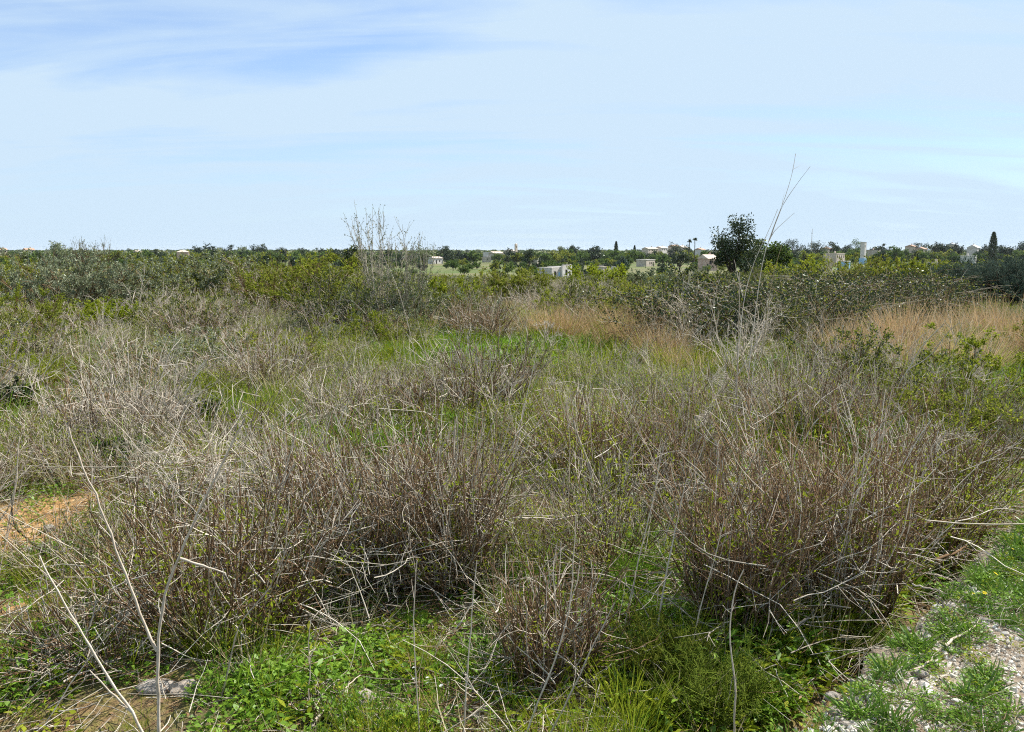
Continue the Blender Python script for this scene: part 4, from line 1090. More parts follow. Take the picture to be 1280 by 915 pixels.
for px, top, w, y, lab, lf in (
    (76, 301, 20, 200, 'dark tree peeping over the left olive bush', 'olive_leaf'),
    (168, 311, 8, 600, 'small tree left of the tiny pale far house', 'dark_leaf'),
    (199, 312, 11, 620, 'low dark tree left of the square sandstone tower house', 'dark_leaf'),
    (243, 309, 10, 600, 'first small pine right of the sandstone tower house', 'dark_leaf'),
    (253, 308, 9, 560, 'second pine right of the sandstone tower house', 'dark_leaf'),
    (266, 305, 16, 540, 'broad round pine, tallest near the sandstone tower house', 'dark_leaf'),
    (290, 307, 12, 560, 'round pine right of the tallest broad pine', 'dark_leaf'),
    (306, 308, 9, 580, 'thin round tree left of the twin dark trees', 'olive_leaf'),
    (320, 307, 8, 560, 'left one of the twin dark trees', 'dark_leaf'),
    (330, 305, 11, 560, 'right one of the twin dark trees', 'dark_leaf'),
    (352, 305, 4, 540, 'slim dark tree right of the twin trees', 'dark_leaf'),
    (379, 310, 9, 600, 'low round tree above the half dead bush', 'dark_leaf'),
    (404, 311, 10, 600, 'low round tree above the green and brown bush', 'dark_leaf'),
    (424, 309, 10, 600, 'low dark tree left of the carob tree', 'dark_leaf'),
    (530, 303, 9, 300, 'small airy tree right of the sapling shoots', 'olive_leaf'),
    (558, 307, 14, 520, 'dark rounded tree above the small white building', 'dark_leaf'),
    (661, 312, 16, 330, 'very dark tree right of the cream church tower', 'dark_leaf'),
    (701, 308, 10, 650, 'grey-green tree left of the dark dome-shaped tree', 'olive_leaf'),
    (716, 307, 18, 640, 'dark dome-shaped tree above the ruined stone house', 'dark_leaf'),
    (741, 308, 20, 640, 'wide dark tree left of the tall cypress', 'dark_leaf'),
    (757, 329, 12, 300, 'small round tree before the pale garden wall', 'dark_leaf'),
    (777, 324, 30, 230, 'dull grey-green tree left of the white house', 'blue_green'),
    (842, 303, 7, 620, 'small dark tree above the beige village', 'dark_leaf'),
    (858, 308, 12, 600, 'dark bushy tree below the two palms', 'dark_leaf'),
    (848, 316, 24, 260, 'round dark tree right of the white house', 'dark_leaf'),
    (990, 297, 9, 520, 'conical dark tree left of the thin mast', 'dark_leaf'),
    (1018, 296, 9, 520, 'conical dark tree right of the thin mast', 'dark_leaf'),
    (1040, 305, 18, 560, 'dark spreading tree above the long beige house', 'dark_leaf'),
    (1056, 305, 16, 560, 'dark tree between the beige house and the white tower', 'dark_leaf'),
    (1066, 301, 10, 540, 'bushy tree touching the white tower on its left', 'orchard_leaf'),
    (1095, 306, 22, 580, 'low dark tree right of the white tower', 'dark_leaf'),
    (1116, 309, 22, 420, 'green round tree in front of the beige hill houses', 'orchard_leaf'),
    (1144, 302, 10, 600, 'dark tree over the roofs of the beige hill houses', 'dark_leaf'),
    (1170, 302, 26, 560, 'large dark tree mass right of the beige hill houses', 'dark_leaf'),
    (1190, 306, 22, 520, 'dark tree left of the white gabled house', 'dark_leaf'),
    (1227, 304, 14, 520, 'dark tree at the foot of the thick cypress', 'dark_leaf'),
    (1250, 303, 18, 520, 'dark tree right of the thick cypress', 'dark_leaf'),
    (1272, 304, 18, 540, 'grey-green tree at the right border of the skyline', 'blue_green'),
):
    s = y / 560
    far_tree(g_tree, 'skyline_tree', 'tree', px, top, w * 1.15, y, lab, TG, nl=1100, ll=0.75 * s * (0.6 + w / 30), lw=0.45 * s * (0.6 + w / 30), leaf=lf, trunk_h=0.3, clumps=4)
far_tree(g_cypress, 'cypress', 'cypress', 769, 302, 5, 520, 'tall slender cypress above the white house', ll=0.3)
far_tree(g_cypress, 'cypress', 'cypress', 792, 307, 4, 560, 'shorter slender cypress right of the tall one', ll=0.3)
far_tree(g_cypress, 'cypress', 'cypress', 1236, 291, 9, 430, 'thick dark cypress on the right skyline', ll=0.35)
far_tree(g_palm, 'palm', 'palm', 859, 302, 5, 420, 'left palm of the pair over the beige village', 'pair of palms', 'palm')
far_tree(g_palm, 'palm', 'palm', 866, 300, 5, 420, 'right palm of the pair over the beige village', 'pair of palms', 'palm')

# hedges of the plain, standing before the villages
P = []
for y in (440, 475, 510, 540):
    n = int(1.3 * y / 3.2)
    xx = -0.65 * y + np.arange(n) * 3.2 + R.normal(size=n); yy = y + R.normal(size=n) * 5
    pxx = CX + F * xx / yy
    k = noise2(xx, yy, 60, 16, 3) > 0.42
    for a, b_, yh in OPEN:
        k &= ~((pxx > a) & (pxx < b_) & (yy < yh))
    P.append(np.stack([xx[k], yy[k], terrain(xx[k], yy[k]) - 0.2], -1))
P = np.concatenate(P)
S_ = (EYE - P[:, 1] * np.tan(np.arctan((315 + R.normal(size=len(P)) * 2.2 - CY) / F) + PITCH) - P[:, 2]) / 3.2
scatter('hedgerows', 'orchard', P, R, np.clip(S_, 0.5, 2.2), None, 0.03)
# ------------------------------------------------------------------ bare stalks
def stalk(paths, depth, r, label, name='bare_stalk', cat='stalk', group='tall bare stalks', mat='dead_wood', lean=0.0, ground=True, seed=0, side=4, parts=('stem', 'side_branch')):
    """paths: photo points of the main stem, then of its branches; each stands at its real distance"""
    pts = []
    for j, p in enumerate(paths):
        q = [at(px, py, depth * (1 + lean * max(0, (paths[0][0][1] - py) / 400))) for px, py in p]
        pts.append(np.array(q))
    x, y, z = pts[0][0]
    zg = float(terrain(x, y))
    sv = edge_sv(x, y)
    if ground and z > zg + 0.02:
        d = pts[0][0] - pts[0][1]; k = (z - zg) / max(abs(d[2]), 0.05) if d[2] < 0 else 0
        k = min(k, 2.0 * 0.3 / max(np.linalg.norm(d), 1e-3))
        f = pts[0][0] + d * k; f[2] = zg - 0.02
        pts[0] = np.concatenate([[f], pts[0]])
    base = pts[0][0].copy()
    root = tag(empty(name, base), label, cat, group)
    rng = np.random.default_rng(seed + int(paths[0][0][0]))
    for j, p in enumerate(pts):
        # resample along a smooth curve
        n = max(6, len(p) * 3)
        t = np.concatenate([[0], np.cumsum(np.linalg.norm(np.diff(p, axis=0), axis=1))]); t /= t[-1]
        tt = np.linspace(0, 1, n)
        q = np.stack([np.interp(tt, t, p[:, k]) for k in range(3)], -1)
        for _ in range(2):
            q[1:-1] = 0.25 * q[:-2] + 0.5 * q[1:-1] + 0.25 * q[2:]
        q[1:] += rng.normal(size=q[1:].shape) * r * 0.22
        rr = np.linspace(1.0, 0.45, n) * (r if j == 0 else r * 0.75) * (1 + 0.12 * np.sin(np.arange(n) * 2.3))
        g = Geo(); g.tubes(mat, (q - base)[None], rr[None], [rng.uniform(0.2, 0.9)], 6)
        if side and j == 0:
            A = twigs(rng, (q - base)[None], side, 0.3, 0.04, 0.22, 5, 0.6, 0.12, 0.04)
            g.tubes(mat, A, taper(len(A), 5, r * 0.35, r * 0.12), rng.uniform(0, 1, len(A)))
        link(parts[0] if j == 0 else parts[1], g.mesh(parts[0] if j == 0 else parts[1]), root)
    return root
def dep(px, py):
    return hit(px, py)[1]
stalk([[(199, 930), (197, 860), (197, 805), (205, 740), (222, 700), (245, 645), (275, 585), (306, 524)],
       [(196, 814), (180, 780), (150, 700), (120, 620), (98, 570), (85, 533)], [(225, 698), (255, 708), (282, 716)]], 3.15, 0.0075, 'thick pale forked stalk at the lower left')
stalk([[(183, 925), (160, 880), (132, 845), (108, 800), (75, 745), (48, 695)], [(165, 890), (140, 868), (112, 838)]], 3.15, 0.006, 'pale leaning stalk left of the forked one')
stalk([[(292, 805), (299, 776), (336, 739), (352, 705), (364, 672)]], 3.7, 0.004, 'bent grey stalk rising from the big brown shrub')
stalk([[(337, 670), (350, 612), (370, 541)], [(352, 612), (362, 590), (372, 575)]], 4.6, 0.006, 'straight white stalk behind the big brown shrub')
stalk([[(823, 775), (832, 720), (850, 635), (858, 600)]], 4.2, 0.005, 'straight pale stalk left of the dark brown upright shrub')
stalk([[(785, 760), (800, 690), (820, 612), (826, 560)]], 4.3, 0.0035, 'thin stalk just left of the straight pale stalk')
stalk([[(683, 925), (716, 864), (740, 810), (768, 753)]], 3.3, 0.0045, 'leaning stalk with a white tip at the bottom centre')
stalk([[(660, 910), (690, 835), (712, 770), (717, 700), (720, 645)]], 3.3, 0.004, 'curved stalk crossing the small low shrub')
stalk([[(580, 905), (585, 830), (591, 749), (596, 700)]], 3.4, 0.004, 'upright grey stalk below the tall middle shrub')
stalk([[(525, 925), (520, 850), (516, 783), (521, 700)]], 3.3, 0.0035, 'thin upright stalk left of the grey one')
stalk([[(765, 640), (735, 577), (722, 545), (717, 525)], [(735, 577), (742, 610), (745, 635)]], 6.2, 0.010, 'broken white stick leaning in the brown shrub')
stalk([[(622, 668), (640, 590), (655, 511), (672, 434)]], 6.0, 0.005, 'long straight stalk left of the brown shrub')
stalk([[(805, 760), (785, 730), (763, 717), (716, 716), (632, 726)]], 4.3, 0.004, 'arched straw stem bending over the bare soil')
stalk([[(990, 620), (1005, 550), (1012, 533), (1041, 507), (1062, 500)]], 6.6, 0.006, 'kinked pale stalk in front of the pale grey shrub')
stalk([[(850, 655), (857, 615), (875, 570), (890, 526)]], 6.0, 0.005, 'slanting white stalk in the grey-brown shrub')
stalk([[(921, 590), (921, 487), (923, 400), (925, 340)], [(921, 470), (940, 440), (958, 400)]], 7.0, 0.006, 'upright white stalk left of the skyline stalks')
stalk([[(936, 610), (940, 467), (948, 420)]], 7.4, 0.005, 'thin white stalk close to the upright one')
stalk([[(918, 918), (919, 848), (910, 790), (919, 729), (930, 712)]], 3.35, 0.0045, 'wavy pale stalk in the feathery green plant')
stalk([[(862, 830), (872, 770), (894, 696), (905, 650)]], 4.0, 0.0035, 'thin slanting stalk left of the dark brown shrub')
stalk([[(930, 560), (935, 470), (943, 400), (953, 324), (967, 283), (981, 249), (990, 220), (995, 192)], [(962, 300), (978, 256), (995, 231), (1013, 208)], [(958, 308), (966, 290), (993, 266)]], 8.6, 0.005, 'highest bare stalk whose thin tips cross the sky', lean=0.12)
stalk([[(915, 545), (929, 372), (946, 314), (958, 297), (972, 262)], [(929, 372), (922, 345), (918, 325)]], 8.8, 0.005, 'bare stalk left of the highest one', lean=0.12)
stalk([[(950, 470), (960, 380), (967, 338), (977, 307)]], 9.5, 0.006, 'greenish straw stalk right of the highest one', mat='pale_straw')
stalk([[(1118, 495), (1125, 475), (1137, 461), (1150, 433), (1180, 405)], [(1137, 461), (1163, 446), (1182, 418), (1200, 402)]], 9.0, 0.008, 'forked white stalk leaning before the straw grass')
stalk([[(1290, 450), (1280, 417), (1258, 414), (1238, 414), (1218, 419)]], 10.0, 0.006, 'arching straw stalk at the right border', mat='straw')
stalk([[(1285, 562), (1262, 556), (1240, 566)], [(1262, 556), (1250, 560), (1238, 572)]], 7.5, 0.007, 'white bent twigs at the right border')
stalk([[(522, 470), (514, 420), (498, 360), (470, 300)]], 12.5, 0.006, 'thin tilted stalk before the olive sapling')
stalk([[(548, 505), (532, 440), (522, 400)]], 11.0, 0.006, 'short thin stalk right of the sapling foot')
stalk([[(16, 628), (22, 600), (21, 580), (24, 545)]], 6.0, 0.006, 'pale upright twig by the orange bare soil')
stalk([[(0, 650), (12, 632), (19, 612), (20, 595)]], 5.9, 0.007, 'bent white stem at the left border')
stalk([[(36, 675), (22, 664), (14, 650), (15, 632)]], 5.6, 0.009, 'dark curved strand in place of a stem shadow on the orange bare soil', mat='dark_bark')  # solid dark tube laid where a stem shadow falls on the soil
# thin stems too many to count: joined
rng = np.random.default_rng(77); g = Geo()
P0 = field_points(rng, 2.8, 16, 2.3, lambda x, y: 0.7 * (1 - in_patch(BARE, x, y)) * (1 - in_patch(CLEAR, x, y)))
N = len(P0)
dd = rng.normal(size=(N, 3)) * [0.35, 0.35, 0] + [0, 0, 1]
S = lines(rng, P0, dd, rng.uniform(0.4, 1.2, N), 9, 0.09, -0.01)
g.tubes('dead_wood', S, taper(N, 9, 0.003, 0.0012), rng.uniform(0, 1, N), 4)
A = twigs(rng, S, 4, 0.5, 0.08, 0.3, 4, 0.45, 0.1, 0.05)
g.tubes('dead_wood', A, taper(len(A), 4, 0.0015, 0.0007), rng.uniform(0, 1, len(A)))
tag(link('thin_stalks', g.mesh('thin_stalks')), kind='stuff')

# dried flower heads of wild carrot
def umbel(px, py, w, depth, label, ang):
    c = at(px, py, depth); r = w * depth / F * 0.5
    zg = float(terrain(c[0], c[1]))
    base = np.array([c[0] - 0.05, c[1], zg])
    root = tag(empty('dried_umbel', base), label, 'seed head', 'dried wild carrot heads')
    rng = np.random.default_rng(int(px)); tip = c - base
    P = np.stack([np.interp(np.linspace(0, 1, 10), [0, 0.6, 1], [0, tip[k] * (0.55 if k < 2 else 0.62), tip[k]]) for k in range(3)], -1)[None]
    g = Geo(); g.tubes('pale_straw', P, taper(1, 10, 0.0035, 0.0022), [0.6], 5); link('stem', g.mesh('stem'), root)
    n = 22; a = rng.uniform(0, 6.28, n); t = rng.uniform(0.15, 1.15, n)
    ax = np.array([math.sin(ang), -0.3, math.cos(ang)]); ax /= np.linalg.norm(ax)
    u = np.cross(ax, [0, 1, 0.2]); u /= np.linalg.norm(u); v = np.cross(ax, u)
    d = np.cos(t)[:, None] * ax + np.sin(t)[:, None] * (np.cos(a)[:, None] * u + np.sin(a)[:, None] * v)
    Ry = lines(rng, np.tile(tip, (n, 1)), d, r * 1.1, 5, 0.08, 0)
    g = Geo(); g.tubes('grey_twig', Ry, taper(n, 5, 0.0016, 0.0009), rng.uniform(0.4, 1, n))
    T2 = lines(rng, np.repeat(Ry[:, -1], 5, 0), np.repeat(d, 5, 0) + rng.normal(size=(n * 5, 3)) * 0.7, r * 0.28, 2, 0, 0)
    g.tubes('grey_twig', T2, taper(n * 5, 2, 0.0012, 0.0009), rng.uniform(0.4, 1, n * 5)); link('umbel', g.mesh('umbel'), root)
umbel(681, 424, 36, 7.5, 'white dried umbel above the long straight stalk', 0.4)
umbel(868, 520, 26, 6.5, 'drooping dried umbel left of the kinked pale stalk', 1.9)
umbel(890, 473, 30, 8.0, 'flat dried umbel before the bramble heap', 1.2)
umbel(1085, 548, 24, 6.0, 'round dried umbel in the right brown shrubs', 0.2)
umbel(689, 481, 16, 8.5, 'small brownish umbel right of the green patch', 0.5)
umbel(1215, 470, 24, 8.5, 'pale dried umbel beside the leafy green bush', 0.9)

# stones and fallen sticks
def stone(px, py, w, label, h=0.5, mat='limestone', seed=0, on_track=False, rz=0.0):
    if on_track:
        u = at(px, py, 1.0) - [0, 0, EYE]; k = -EYE / u[2]; x, y = u[0] * k, u[1] * k; z = 0.0
    else:
        x, y, z = hit(px, py)
    r = w * y / F * 0.5 * (1.35 if w < 21 else 1.0)
    o = link('stone', stone_mesh('stone', seed + int(px), 3, 1.0, 0.16, mat))
    o.location = (x, y, z + r * h * (0.75 if w < 21 else 0.35)); o.scale = (r, r * 0.85, r * h); o.rotation_euler = (0.1, 0.08, rz)
    tag(o, label, 'stone', 'loose stones')
stone(196, 862, 46, 'pitted pale rock behind the forked stalk', 0.45, seed=3)
stone(232, 864, 42, 'flat rock stained orange at its right end', 0.5, 'orange_stone', seed=9, rz=0.3)
stone(452, 876, 36, 'rough grey rock at the bottom left of centre', 0.55, seed=5, rz=0.9)
stone(34, 694, 16, 'left pale stone on the orange soil', 0.5, seed=2)
stone(58, 688, 15, 'right pale stone on the orange soil', 0.5, seed=4)
stone(62, 664, 13, 'little stone in the middle of the orange soil', 0.5, seed=6)
for px, py, w, lab in ((1130, 846, 13, 'roundest cream stone in the track weeds'), (1151, 845, 14, 'cream stone right of the roundest one'),
                       (1086, 860, 12, 'pale stone close to the broken track edge'), (1040, 872, 22, 'pale flat lump on the corner of the track edge'),
                       (1196, 880, 12, 'cream stone where weeds meet gravel'), (1058, 910, 14, 'pale stone at the lower border of the track'),
                       (1231, 780, 14, 'white stone at the end of the fallen stick'), 
                       (1160, 868, 11, 'pale stone under the weeds by the gravel')):
    stone(px, py, w, lab, 0.5, 'gravel_stone' if w < 13 else 'limestone', on_track=True, seed=11)
def fallen_stick(p, r, label, lift=0.02, on_track=True, mat='dead_wood'):
    P = []
    for px, py in p:
        if on_track:
            u = at(px, py, 1.0) - [0, 0, EYE]; k = -(EYE - lift) / u[2]; P.append([u[0] * k, u[1] * k, lift])
        else:
            x, y, z = hit(px, py); P.append([x, y, z + lift])
    P = np.array(P); base = P[0].copy(); n = 12
    tt = np.linspace(0, len(P) - 1, n)
    q = np.stack([np.interp(tt, np.arange(len(P)), P[:, k]) for k in range(3)], -1) - base
    g = Geo(); rng = np.random.default_rng(int(p[0][0])); q += rng.normal(size=q.shape) * r * 0.4
    g.tubes(mat, q[None], taper(1, n, r, r * 0.5), [0.4], 6)
    A = twigs(rng, q[None], 3, 0.4, 0.03, 0.09, 3, 0.6, 0.1, 0); g.tubes(mat, A, taper(3, 3, r * 0.4, r * 0.2), [0.4, 0.5, 0.6])
    o = link('fallen_stick', g.mesh('fallen_stick')); o.location = base
    tag(o, label, 'stick', 'fallen sticks')
fallen_stick([(1180, 807), (1200, 795), (1226, 779)], 0.007, 'grey stick lying between weeds and gravel')
fallen_stick([(1143, 838), (1160, 828), (1168, 818)], 0.005, 'short stick in the middle of the track weeds')
fallen_stick([(1174, 848), (1186, 842)], 0.006, 'stubby pale stick by the gravel')
fallen_stick([(1108, 884), (1130, 893), (1152, 899)], 0.005, 'brown stick near the lower border of the track', mat='brown_bark')
fallen_stick([(1140, 731), (1165, 736), (1185, 743)], 0.005, 'thin stick across the top of the track weeds')
fallen_stick([(1170, 700), (1190, 693), (1208, 684)], 0.009, 'dark stick on the edge under the right brown shrub', mat='brown_bark')
fallen_stick([(980, 835), (1010, 815), (1030, 812)], 0.006, 'pale arched stick over the dark hollow of the edge', 0.18, False)
fallen_stick([(395, 915), (425, 880), (450, 858)], 0.005, 'bare stick beside the rough grey rock', 0.05, False)
fallen_stick([(80, 868), (150, 838), (210, 815)], 0.005, 'long grey stick across the lower left ground', 0.06, False)

# ------------------------------------------------------------------ the far buildings
def box_geo(bm, x0, x1, y0, y1, z0, z1):
    v = [bm.verts.new(p) for p in ((x0, y0, z0), (x1, y0, z0), (x1, y1, z0), (x0, y1, z0), (x0, y0, z1), (x1, y0, z1), (x1, y1, z1), (x0, y1, z1))]
    for f in ((0, 1, 5, 4), (1, 2, 6, 5), (2, 3, 7, 6), (3, 0, 4, 7), (4, 5, 6, 7), (3, 2, 1, 0)):
        bm.faces.new([v[i] for i in f])
def bm_obj(name, bm, mat, parent):
    me = bpy.data.meshes.new(name); bm.normal_update(); bm.to_mesh(me); bm.free()
    me.materials.append(MATS[mat])
    return link(name, me, parent)
def house_walls(root, x0, x1, y0, y1, z0, z1, mat, holes=(), nm='wall', top=None):
    """four walls; holes (xa, xb, za, zb) in the front are real openings 0.25 m deep with a dark pane behind"""
    bm = bmesh.new()
    def quad(*p):
        bm.faces.new([bm.verts.new(q) for q in p])
    xsx = sorted({x0, x1, *[h[0] for h in holes], *[h[1] for h in holes]})
    zsz = sorted({z0, z1, *[h[2] for h in holes], *[h[3] for h in holes]})
    for a, b_ in zip(xsx, xsx[1:]):
        for c, d in zip(zsz, zsz[1:]):
            mx_, mz = (a + b_) / 2, (c + d) / 2
            if not any(h[0] < mx_ < h[1] and h[2] < mz < h[3] for h in holes):
                quad((a, y0, c), (b_, y0, c), (b_, y0, d), (a, y0, d))
    e = 0.25
    for (a, b_, c, d) in holes:
        quad((a, y0, c), (a, y0, d), (a, y0 + e, d), (a, y0 + e, c)); quad((b_, y0, d), (b_, y0, c), (b_, y0 + e, c), (b_, y0 + e, d))
        quad((a, y0, d), (b_, y0, d), (b_, y0 + e, d), (a, y0 + e, d)); quad((a, y0, c), (a, y0 + e, c), (b_, y0 + e, c), (b_, y0, c))
    quad((x1, y0, z0), (x1, y1, z0), (x1, y1, z1), (x1, y0, z1)); quad((x1, y1, z0), (x0, y1, z0), (x0, y1, z1), (x1, y1, z1))
    quad((x0, y1, z0), (x0, y0, z0), (x0, y0, z1), (x0, y1, z1)); quad((x0, y0, z1), (x1, y0, z1), (x1, y1, z1), (x0, y1, z1))
    bm_obj(nm, bm, mat, root)
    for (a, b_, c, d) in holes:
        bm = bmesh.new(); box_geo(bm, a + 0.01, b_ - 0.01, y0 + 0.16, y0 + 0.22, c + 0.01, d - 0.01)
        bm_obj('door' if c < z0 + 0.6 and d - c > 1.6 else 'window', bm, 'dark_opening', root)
def flat_roof(root, x0, x1, y0, y1, z, mat='white_wall', t=0.25, o=0.12):
    bm = bmesh.new(); box_geo(bm, x0 - o, x1 + o, y0 - o, y1 + o, z + 0.004, z + t); bm_obj('roof', bm, mat, root)
def tile_roof(root, x0, x1, y0, y1, z, rise, mat='terracotta', hip=0.0, o=0.35):
    bm = bmesh.new(); x0 -= o; x1 += o; y0 -= o; y1 += o; ym = (y0 + y1) / 2; h = hip * (x1 - x0)
    v = [bm.verts.new(p) for p in ((x0, y0, z), (x1, y0, z), (x1, y1, z), (x0, y1, z), (x0 + h, ym, z + rise), (x1 - h, ym, z + rise))]
    for f in ((0, 1, 5, 4), (2, 3, 4, 5), (1, 2, 5), (3, 0, 4), (3, 2, 1, 0)):
        bm.faces.new([v[i] for i in f])
    bm_obj('roof', bm, mat, root)
def building(px0, px1, top, y, label, mat, name='house', cat='house', rz=0.85, group=None):
    """an Empty at the foot of a house; returns it with the width and height the photo shows"""
    pxm = (px0 + px1) / 2; x = (pxm - CX) / F * y; z = float(terrain(x, y))
    w = (px1 - px0) / F * y; h = at(pxm, top, y)[2] - z
    root = tag(empty(name, (x, y, z - 0.1), rz), label, cat, group)
    return root, w, max(h, 2.2) + 0.1
VG = 'far houses'
# the white cube house
r_, w, h = building(796, 816, 324, 385, 'white cube house with three dark openings', 'white_wall', group=VG)
hw = w / 2
house_walls(r_, -hw, hw, -2.5, 2.5, 0, h - 0.3, 'cream_wall', [(hw * k - 0.42, hw * k + 0.42, h * 0.30, h * 0.62) for k in (-0.15, 0.28, 0.68)])
flat_roof(r_, -hw, hw, -2.5, 2.5, h - 0.3, 'white_wall')
# the ruined stone house
r_, w, h = building(676, 712, 331, 205, 'ruined stone house with one half coloured as sunlit and one as shaded', 'rubble_wall', 'ruined_house', 'ruin', rz=0.85)
hw = w / 2
house_walls(r_, -0.2, hw, -2.2, 2.2, 0, h * 0.9, 'white_wall', [(0.9, 1.7, h * 0.35, h * 0.7), (2.3, 2.8, h * 0.3, h * 0.6)])  # sunlit half: its brightness is put into a whiter wall colour
bm = bmesh.new()
for k in range(9):
    a = -0.2 + k * (hw + 0.2) / 9
    box_geo(bm, a + 0.01, a + (hw + 0.2) / 9 - 0.01, -2.19, -1.8, h * 0.9 + 0.004, h * (0.95 + 0.1 * ((k * 37) % 10) / 10))
bm_obj('broken_wall_top', bm, 'rubble_wall', r_)
house_walls(r_, -hw, -0.22, -1.6, 2.6, 0, h * 0.85, 'rubble_wall', [(-hw * 0.75, -hw * 0.5, 0.2, h * 0.6)], 'wing_wall')  # shaded half: the shade is put into a greyer wall colour
bm = bmesh.new(); box_geo(bm, -hw * 0.28, -hw * 0.12, -1.68, -1.61, 0.9, 1.9); bm_obj('shutter', bm, 'blue_paint', r_)
r_, w, h = building(667, 675, 325, 330, 'tiny pale hut left of the ruined stone house', 'cream_wall', 'hut', 'hut', group=VG)
house_walls(r_, -w / 2, w / 2, -1, 1, 0, h - 0.2, 'cream_wall', [(-0.3, 0.3, 0.15, 1.8)]); flat_roof(r_, -w / 2, w / 2, -1, 1, h - 0.2, 'rubble_wall', 0.2)
r_, w, h = building(537, 553, 322, 470, 'small white building under the dark rounded tree', 'white_wall', group=VG)
house_walls(r_, -w / 2, w / 2, -2, 2, 0, h - 0.3, 'white_wall', [(-1.6, -0.8, 0.15, 2.0), (0.8, 1.6, 1.0, 2.0)]); tile_roof(r_, -w / 2, w / 2, -2, 2, h - 0.3, 0.9, 'cream_wall', 0.1)
r_, w, h = building(604, 613, 321, 520, 'narrow pale tower house left of the church', 'cream_wall', 'tower_house', 'house', rz=0.3, group=VG)
house_walls(r_, -w / 2, w / 2, -2, 2, 0, h, 'cream_wall', [(-0.5, 0.5, h * 0.5, h * 0.68)]); house_walls(r_, -w / 2 + 0.5, w / 2 - 1.4, -1.5, 1.5, h + 0.005, h + 2.7, 'white_wall', nm='turret')
flat_roof(r_, -w / 2, w / 2 , 2.01, 4, h * 0.8, 'cream_wall')
r_, w, h = building(611, 628, 315, 620, 'long low pale house between tower house and church', 'cream_wall', group=VG)
house_walls(r_, -w / 2, w / 2, -3, 3, 0, h - 0.8, 'cream_wall', [(-2.6, -1.6, h * 0.55, h * 0.75), (1.0, 2.0, h * 0.55, h * 0.75)]); tile_roof(r_, -w / 2, w / 2, -3, 3, h - 0.8, 1.2, 'cream_wall')
r_, w, h = building(632, 643, 314, 700, 'cream church with a slim square tower', 'cream_wall', 'church', 'church')
house_walls(r_, -w / 2, w / 2, -4, 4, 0, h, 'cream_wall', [(-2.4, -1.6, h * 0.5, h * 0.75)], 'nave'); tile_roof(r_, -w / 2, w / 2, -4, 4, h + 0.004, 1.2, 'cream_wall')
house_walls(r_, 0.8, 3.0, -5.2, -4.01, 0, h + 5.2, 'cream_wall', [(1.5, 2.3, h + 2.6, h + 4.2)], 'tower'); tile_roof(r_, 0.8, 3.0, -5.2, -4.01, h + 5.21, 1.0, 'cream_wall', 0.45, 0.1)
r_, w, h = building(747, 771, 330, 300, 'pale garden wall with a gap behind the small round tree', 'cream_wall', 'garden_wall', 'wall', rz=0.3)
house_walls(r_, -w / 2, -0.6, -0.2, 0.2, 0, h * 0.9, 'cream_wall'); house_walls(r_, 1.2, w / 2, -0.2, 0.2, 0, h * 0.7, 'white_wall', nm='wall')
r_, w, h = building(748, 757, 338, 255, 'small cream pump house below the garden wall', 'cream_wall', 'pump_house', 'hut', group=VG)
house_walls(r_, -w / 2, w / 2, -1, 1, 0, h - 0.2, 'cream_wall', [(-0.4, 0.3, 0.15, 1.7)]); flat_roof(r_, -w / 2, w / 2, -1, 1, h - 0.2, 'cream_wall', 0.2)
r_, w, h = building(225, 239, 315, 420, 'square sandstone tower house with a low pale roof', 'pink_wall', 'tower_house', 'house', rz=0.3, group=VG)
house_walls(r_, -w / 2, w / 2, -2.6, 2.6, 0, h, 'pink_wall', [(-1.4, -0.6, h * 0.5, h * 0.75), (0.6, 1.4, h * 0.5, h * 0.75)]); tile_roof(r_, -w / 2, w / 2, -2.6, 2.6, h + 0.004, 1.0, 'cream_wall', 0.4, 0.2)
def simple(px0, px1, top, y, label, mat, roof, rise=1.2, nwin=2, rz=0.85, hip=0.0, d=6.0):
    r_, w, h = building(px0, px1, top, y, label, mat, group=VG, rz=rz)
    hw = w / 2; hb = max(h - rise, 2.0)
    ho = [(-hw + w * (k + 0.5) / nwin - 0.5, -hw + w * (k + 0.5) / nwin + 0.5, hb - 1.9, hb - 0.7) for k in range(nwin)]
    house_walls(r_, -hw, hw, -d / 2, d / 2, 0, hb, mat, ho)
    (tile_roof(r_, -hw, hw, -d / 2, d / 2, hb + 0.004, rise, roof, hip) if rise > 0.5 else flat_roof(r_, -hw, hw, -d / 2, d / 2, hb, roof))
    bm = bmesh.new(); box_geo(bm, hw * 0.4, hw * 0.4 + 0.6, 0.2, 0.8, hb + rise * 0.4, hb + rise + 0.8); bm_obj('chimney', bm, mat, r_)
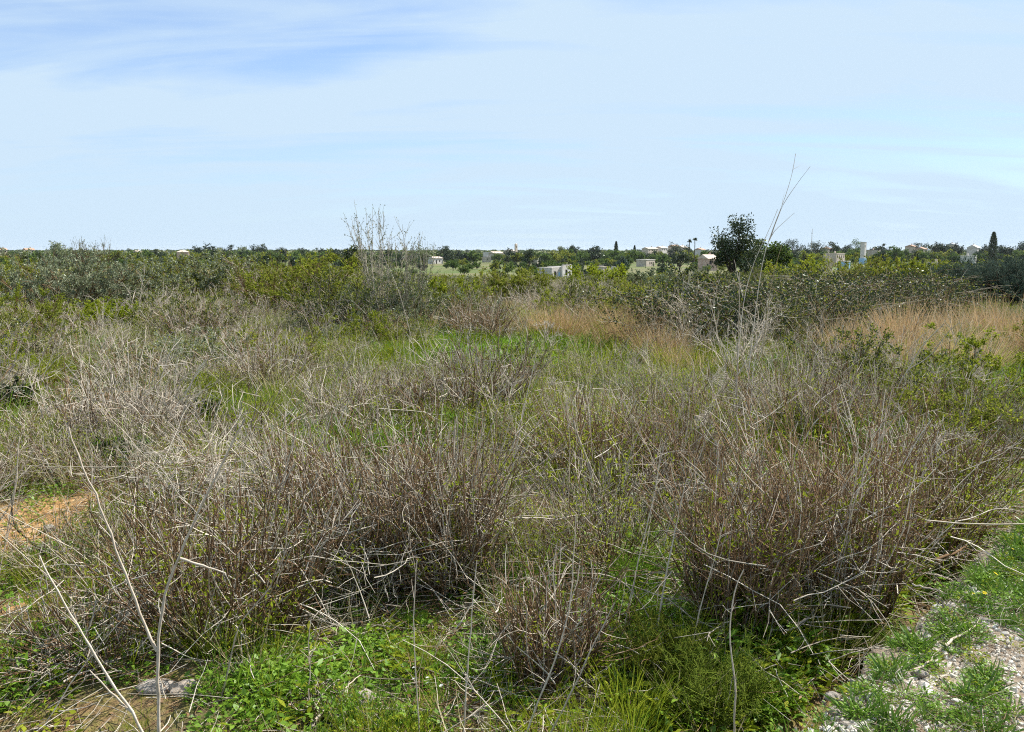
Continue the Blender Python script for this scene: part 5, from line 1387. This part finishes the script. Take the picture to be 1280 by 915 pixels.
for a in (
    (2, 12, 310, 600, 'beige roof at the far left border of the skyline', 'cream_wall', 'terracotta'),
    (36, 46, 310, 620, 'pale roof between the left border and the olive bush', 'cream_wall', 'terracotta'),
    (173, 178, 313, 650, 'tiny pale far house left of the sandstone tower house', 'cream_wall', 'cream_wall'),
    (800, 822, 309, 680, 'long beige village house at the left of the village', 'cream_wall', 'cream_wall', 1.2, 4),
    (818, 832, 308, 690, 'pale village house with a light roof in the village middle', 'white_wall', 'cream_wall', 1.2, 3),
    (834, 848, 306, 700, 'beige village house below the small dark tree', 'cream_wall', 'terracotta', 1.3, 2),
    (845, 856, 307, 660, 'pale village house left of the palms', 'cream_wall', 'cream_wall', 1.4, 2),
    (868, 878, 310, 650, 'low pale village house right of the palms', 'white_wall', 'terracotta', 1.2, 2),
    (876, 890, 318, 300, 'pinkish house half hidden by the wild olive', 'pink_wall', 'cream_wall', 1.4, 2, 0.4),
    (1026, 1053, 316, 400, 'long low beige house left of the white tower', 'cream_wall', 'cream_wall', 0.4, 4),
    (1024, 1035, 309, 560, 'beige house above the long low one', 'cream_wall', 'terracotta', 1.0, 2),
    (1083, 1093, 312, 480, 'small cream house right of the white tower', 'cream_wall', 'cream_wall', 0.4, 2),
    (1128, 1142, 306, 600, 'beige hill house with a low tiled roof', 'cream_wall', 'terracotta', 1.2, 3),
    (1141, 1153, 309, 560, 'second beige hill house, lower and to the right', 'cream_wall', 'terracotta', 1.2, 2),
    (1205, 1219, 306, 560, 'white gabled house left of the thick cypress', 'white_wall', 'white_wall', 1.8, 2),
    (1203, 1209, 319, 380, 'tiny white hut below the white gabled house', 'white_wall', 'white_wall', 0.4, 1),
    (1165, 1171, 327, 270, 'tiny cream hut before the right scrub', 'cream_wall', 'cream_wall', 0.4, 1),
    (1179, 1191, 304, 640, 'grey-roofed house behind the dark trees at right', 'cream_wall', 'metal_grey', 1.2, 2),
):
    simple(*a)
# white tower, mast, blue tank
r_, w, h = building(1073, 1078, 303, 430, 'tall narrow white tower with a blue foot', 'white_wall', 'water_tower', 'tower', rz=0.8)
house_walls(r_, -w / 2, w / 2, -1.0, 1.0, 3.4, h, 'white_wall', [(-0.3, 0.3, h - 2.4, h - 1.4)]); flat_roof(r_, -w / 2, w / 2, -1.0, 1.0, h, 'white_wall', 0.2, 0.1)
house_walls(r_, -w / 2 - 0.3, w / 2 + 0.3, -1.4, 1.4, 0, 3.396, 'blue_paint', nm='base')
r_, w, h = building(1010, 1012, 286, 500, 'thin grey mast between two conical trees', 'metal_grey', 'mast', 'mast')
g = Geo(); rng = np.random.default_rng(3)
P = np.array([[[0, 0, 0], [0, 0, h * 0.5], [0, 0, h]]]); g.tubes('dead_wood', P, taper(1, 3, 0.22, 0.10), [0.0], 6); link('pole', g.mesh('pole'), r_)
bm = bmesh.new(); box_geo(bm, -0.7, 0.7, -0.08, 0.08, h * 0.86, h * 0.88); bm_obj('crossbar', bm, 'metal_grey', r_)
r_, w, h = building(1046, 1058, 327, 190, 'pale blue water tank half sunk in the scrub', 'blue_paint', 'water_tank', 'tank')
house_walls(r_, -w / 2, w / 2, -1.0, 1.0, 0, h, 'blue_paint'); flat_roof(r_, -w / 2, w / 2, -1.0, 1.0, h, 'white_wall', 0.15, 0.08)

# ------------------------------------------------------------------ the air between here and the skyline
bm = bmesh.new(); box_geo(bm, -7400, 7400, -700, 9900, -8, 26)
me = bpy.data.meshes.new('haze'); bm.normal_update(); bm.to_mesh(me); bm.free()
m, n, l = new_mat('pale_air')
pv = n.new('ShaderNodeVolumePrincipled'); pv.inputs['Color'].default_value = (0.86, 0.92, 1.0, 1)
pv.inputs['Density'].default_value = 0.00004; pv.inputs['Anisotropy'].default_value = 0.2
o = n.new('ShaderNodeOutputMaterial'); l.new(pv.outputs[0], o.inputs['Volume'])
me.materials.append(m)
tag(link('haze', me), kind='stuff')
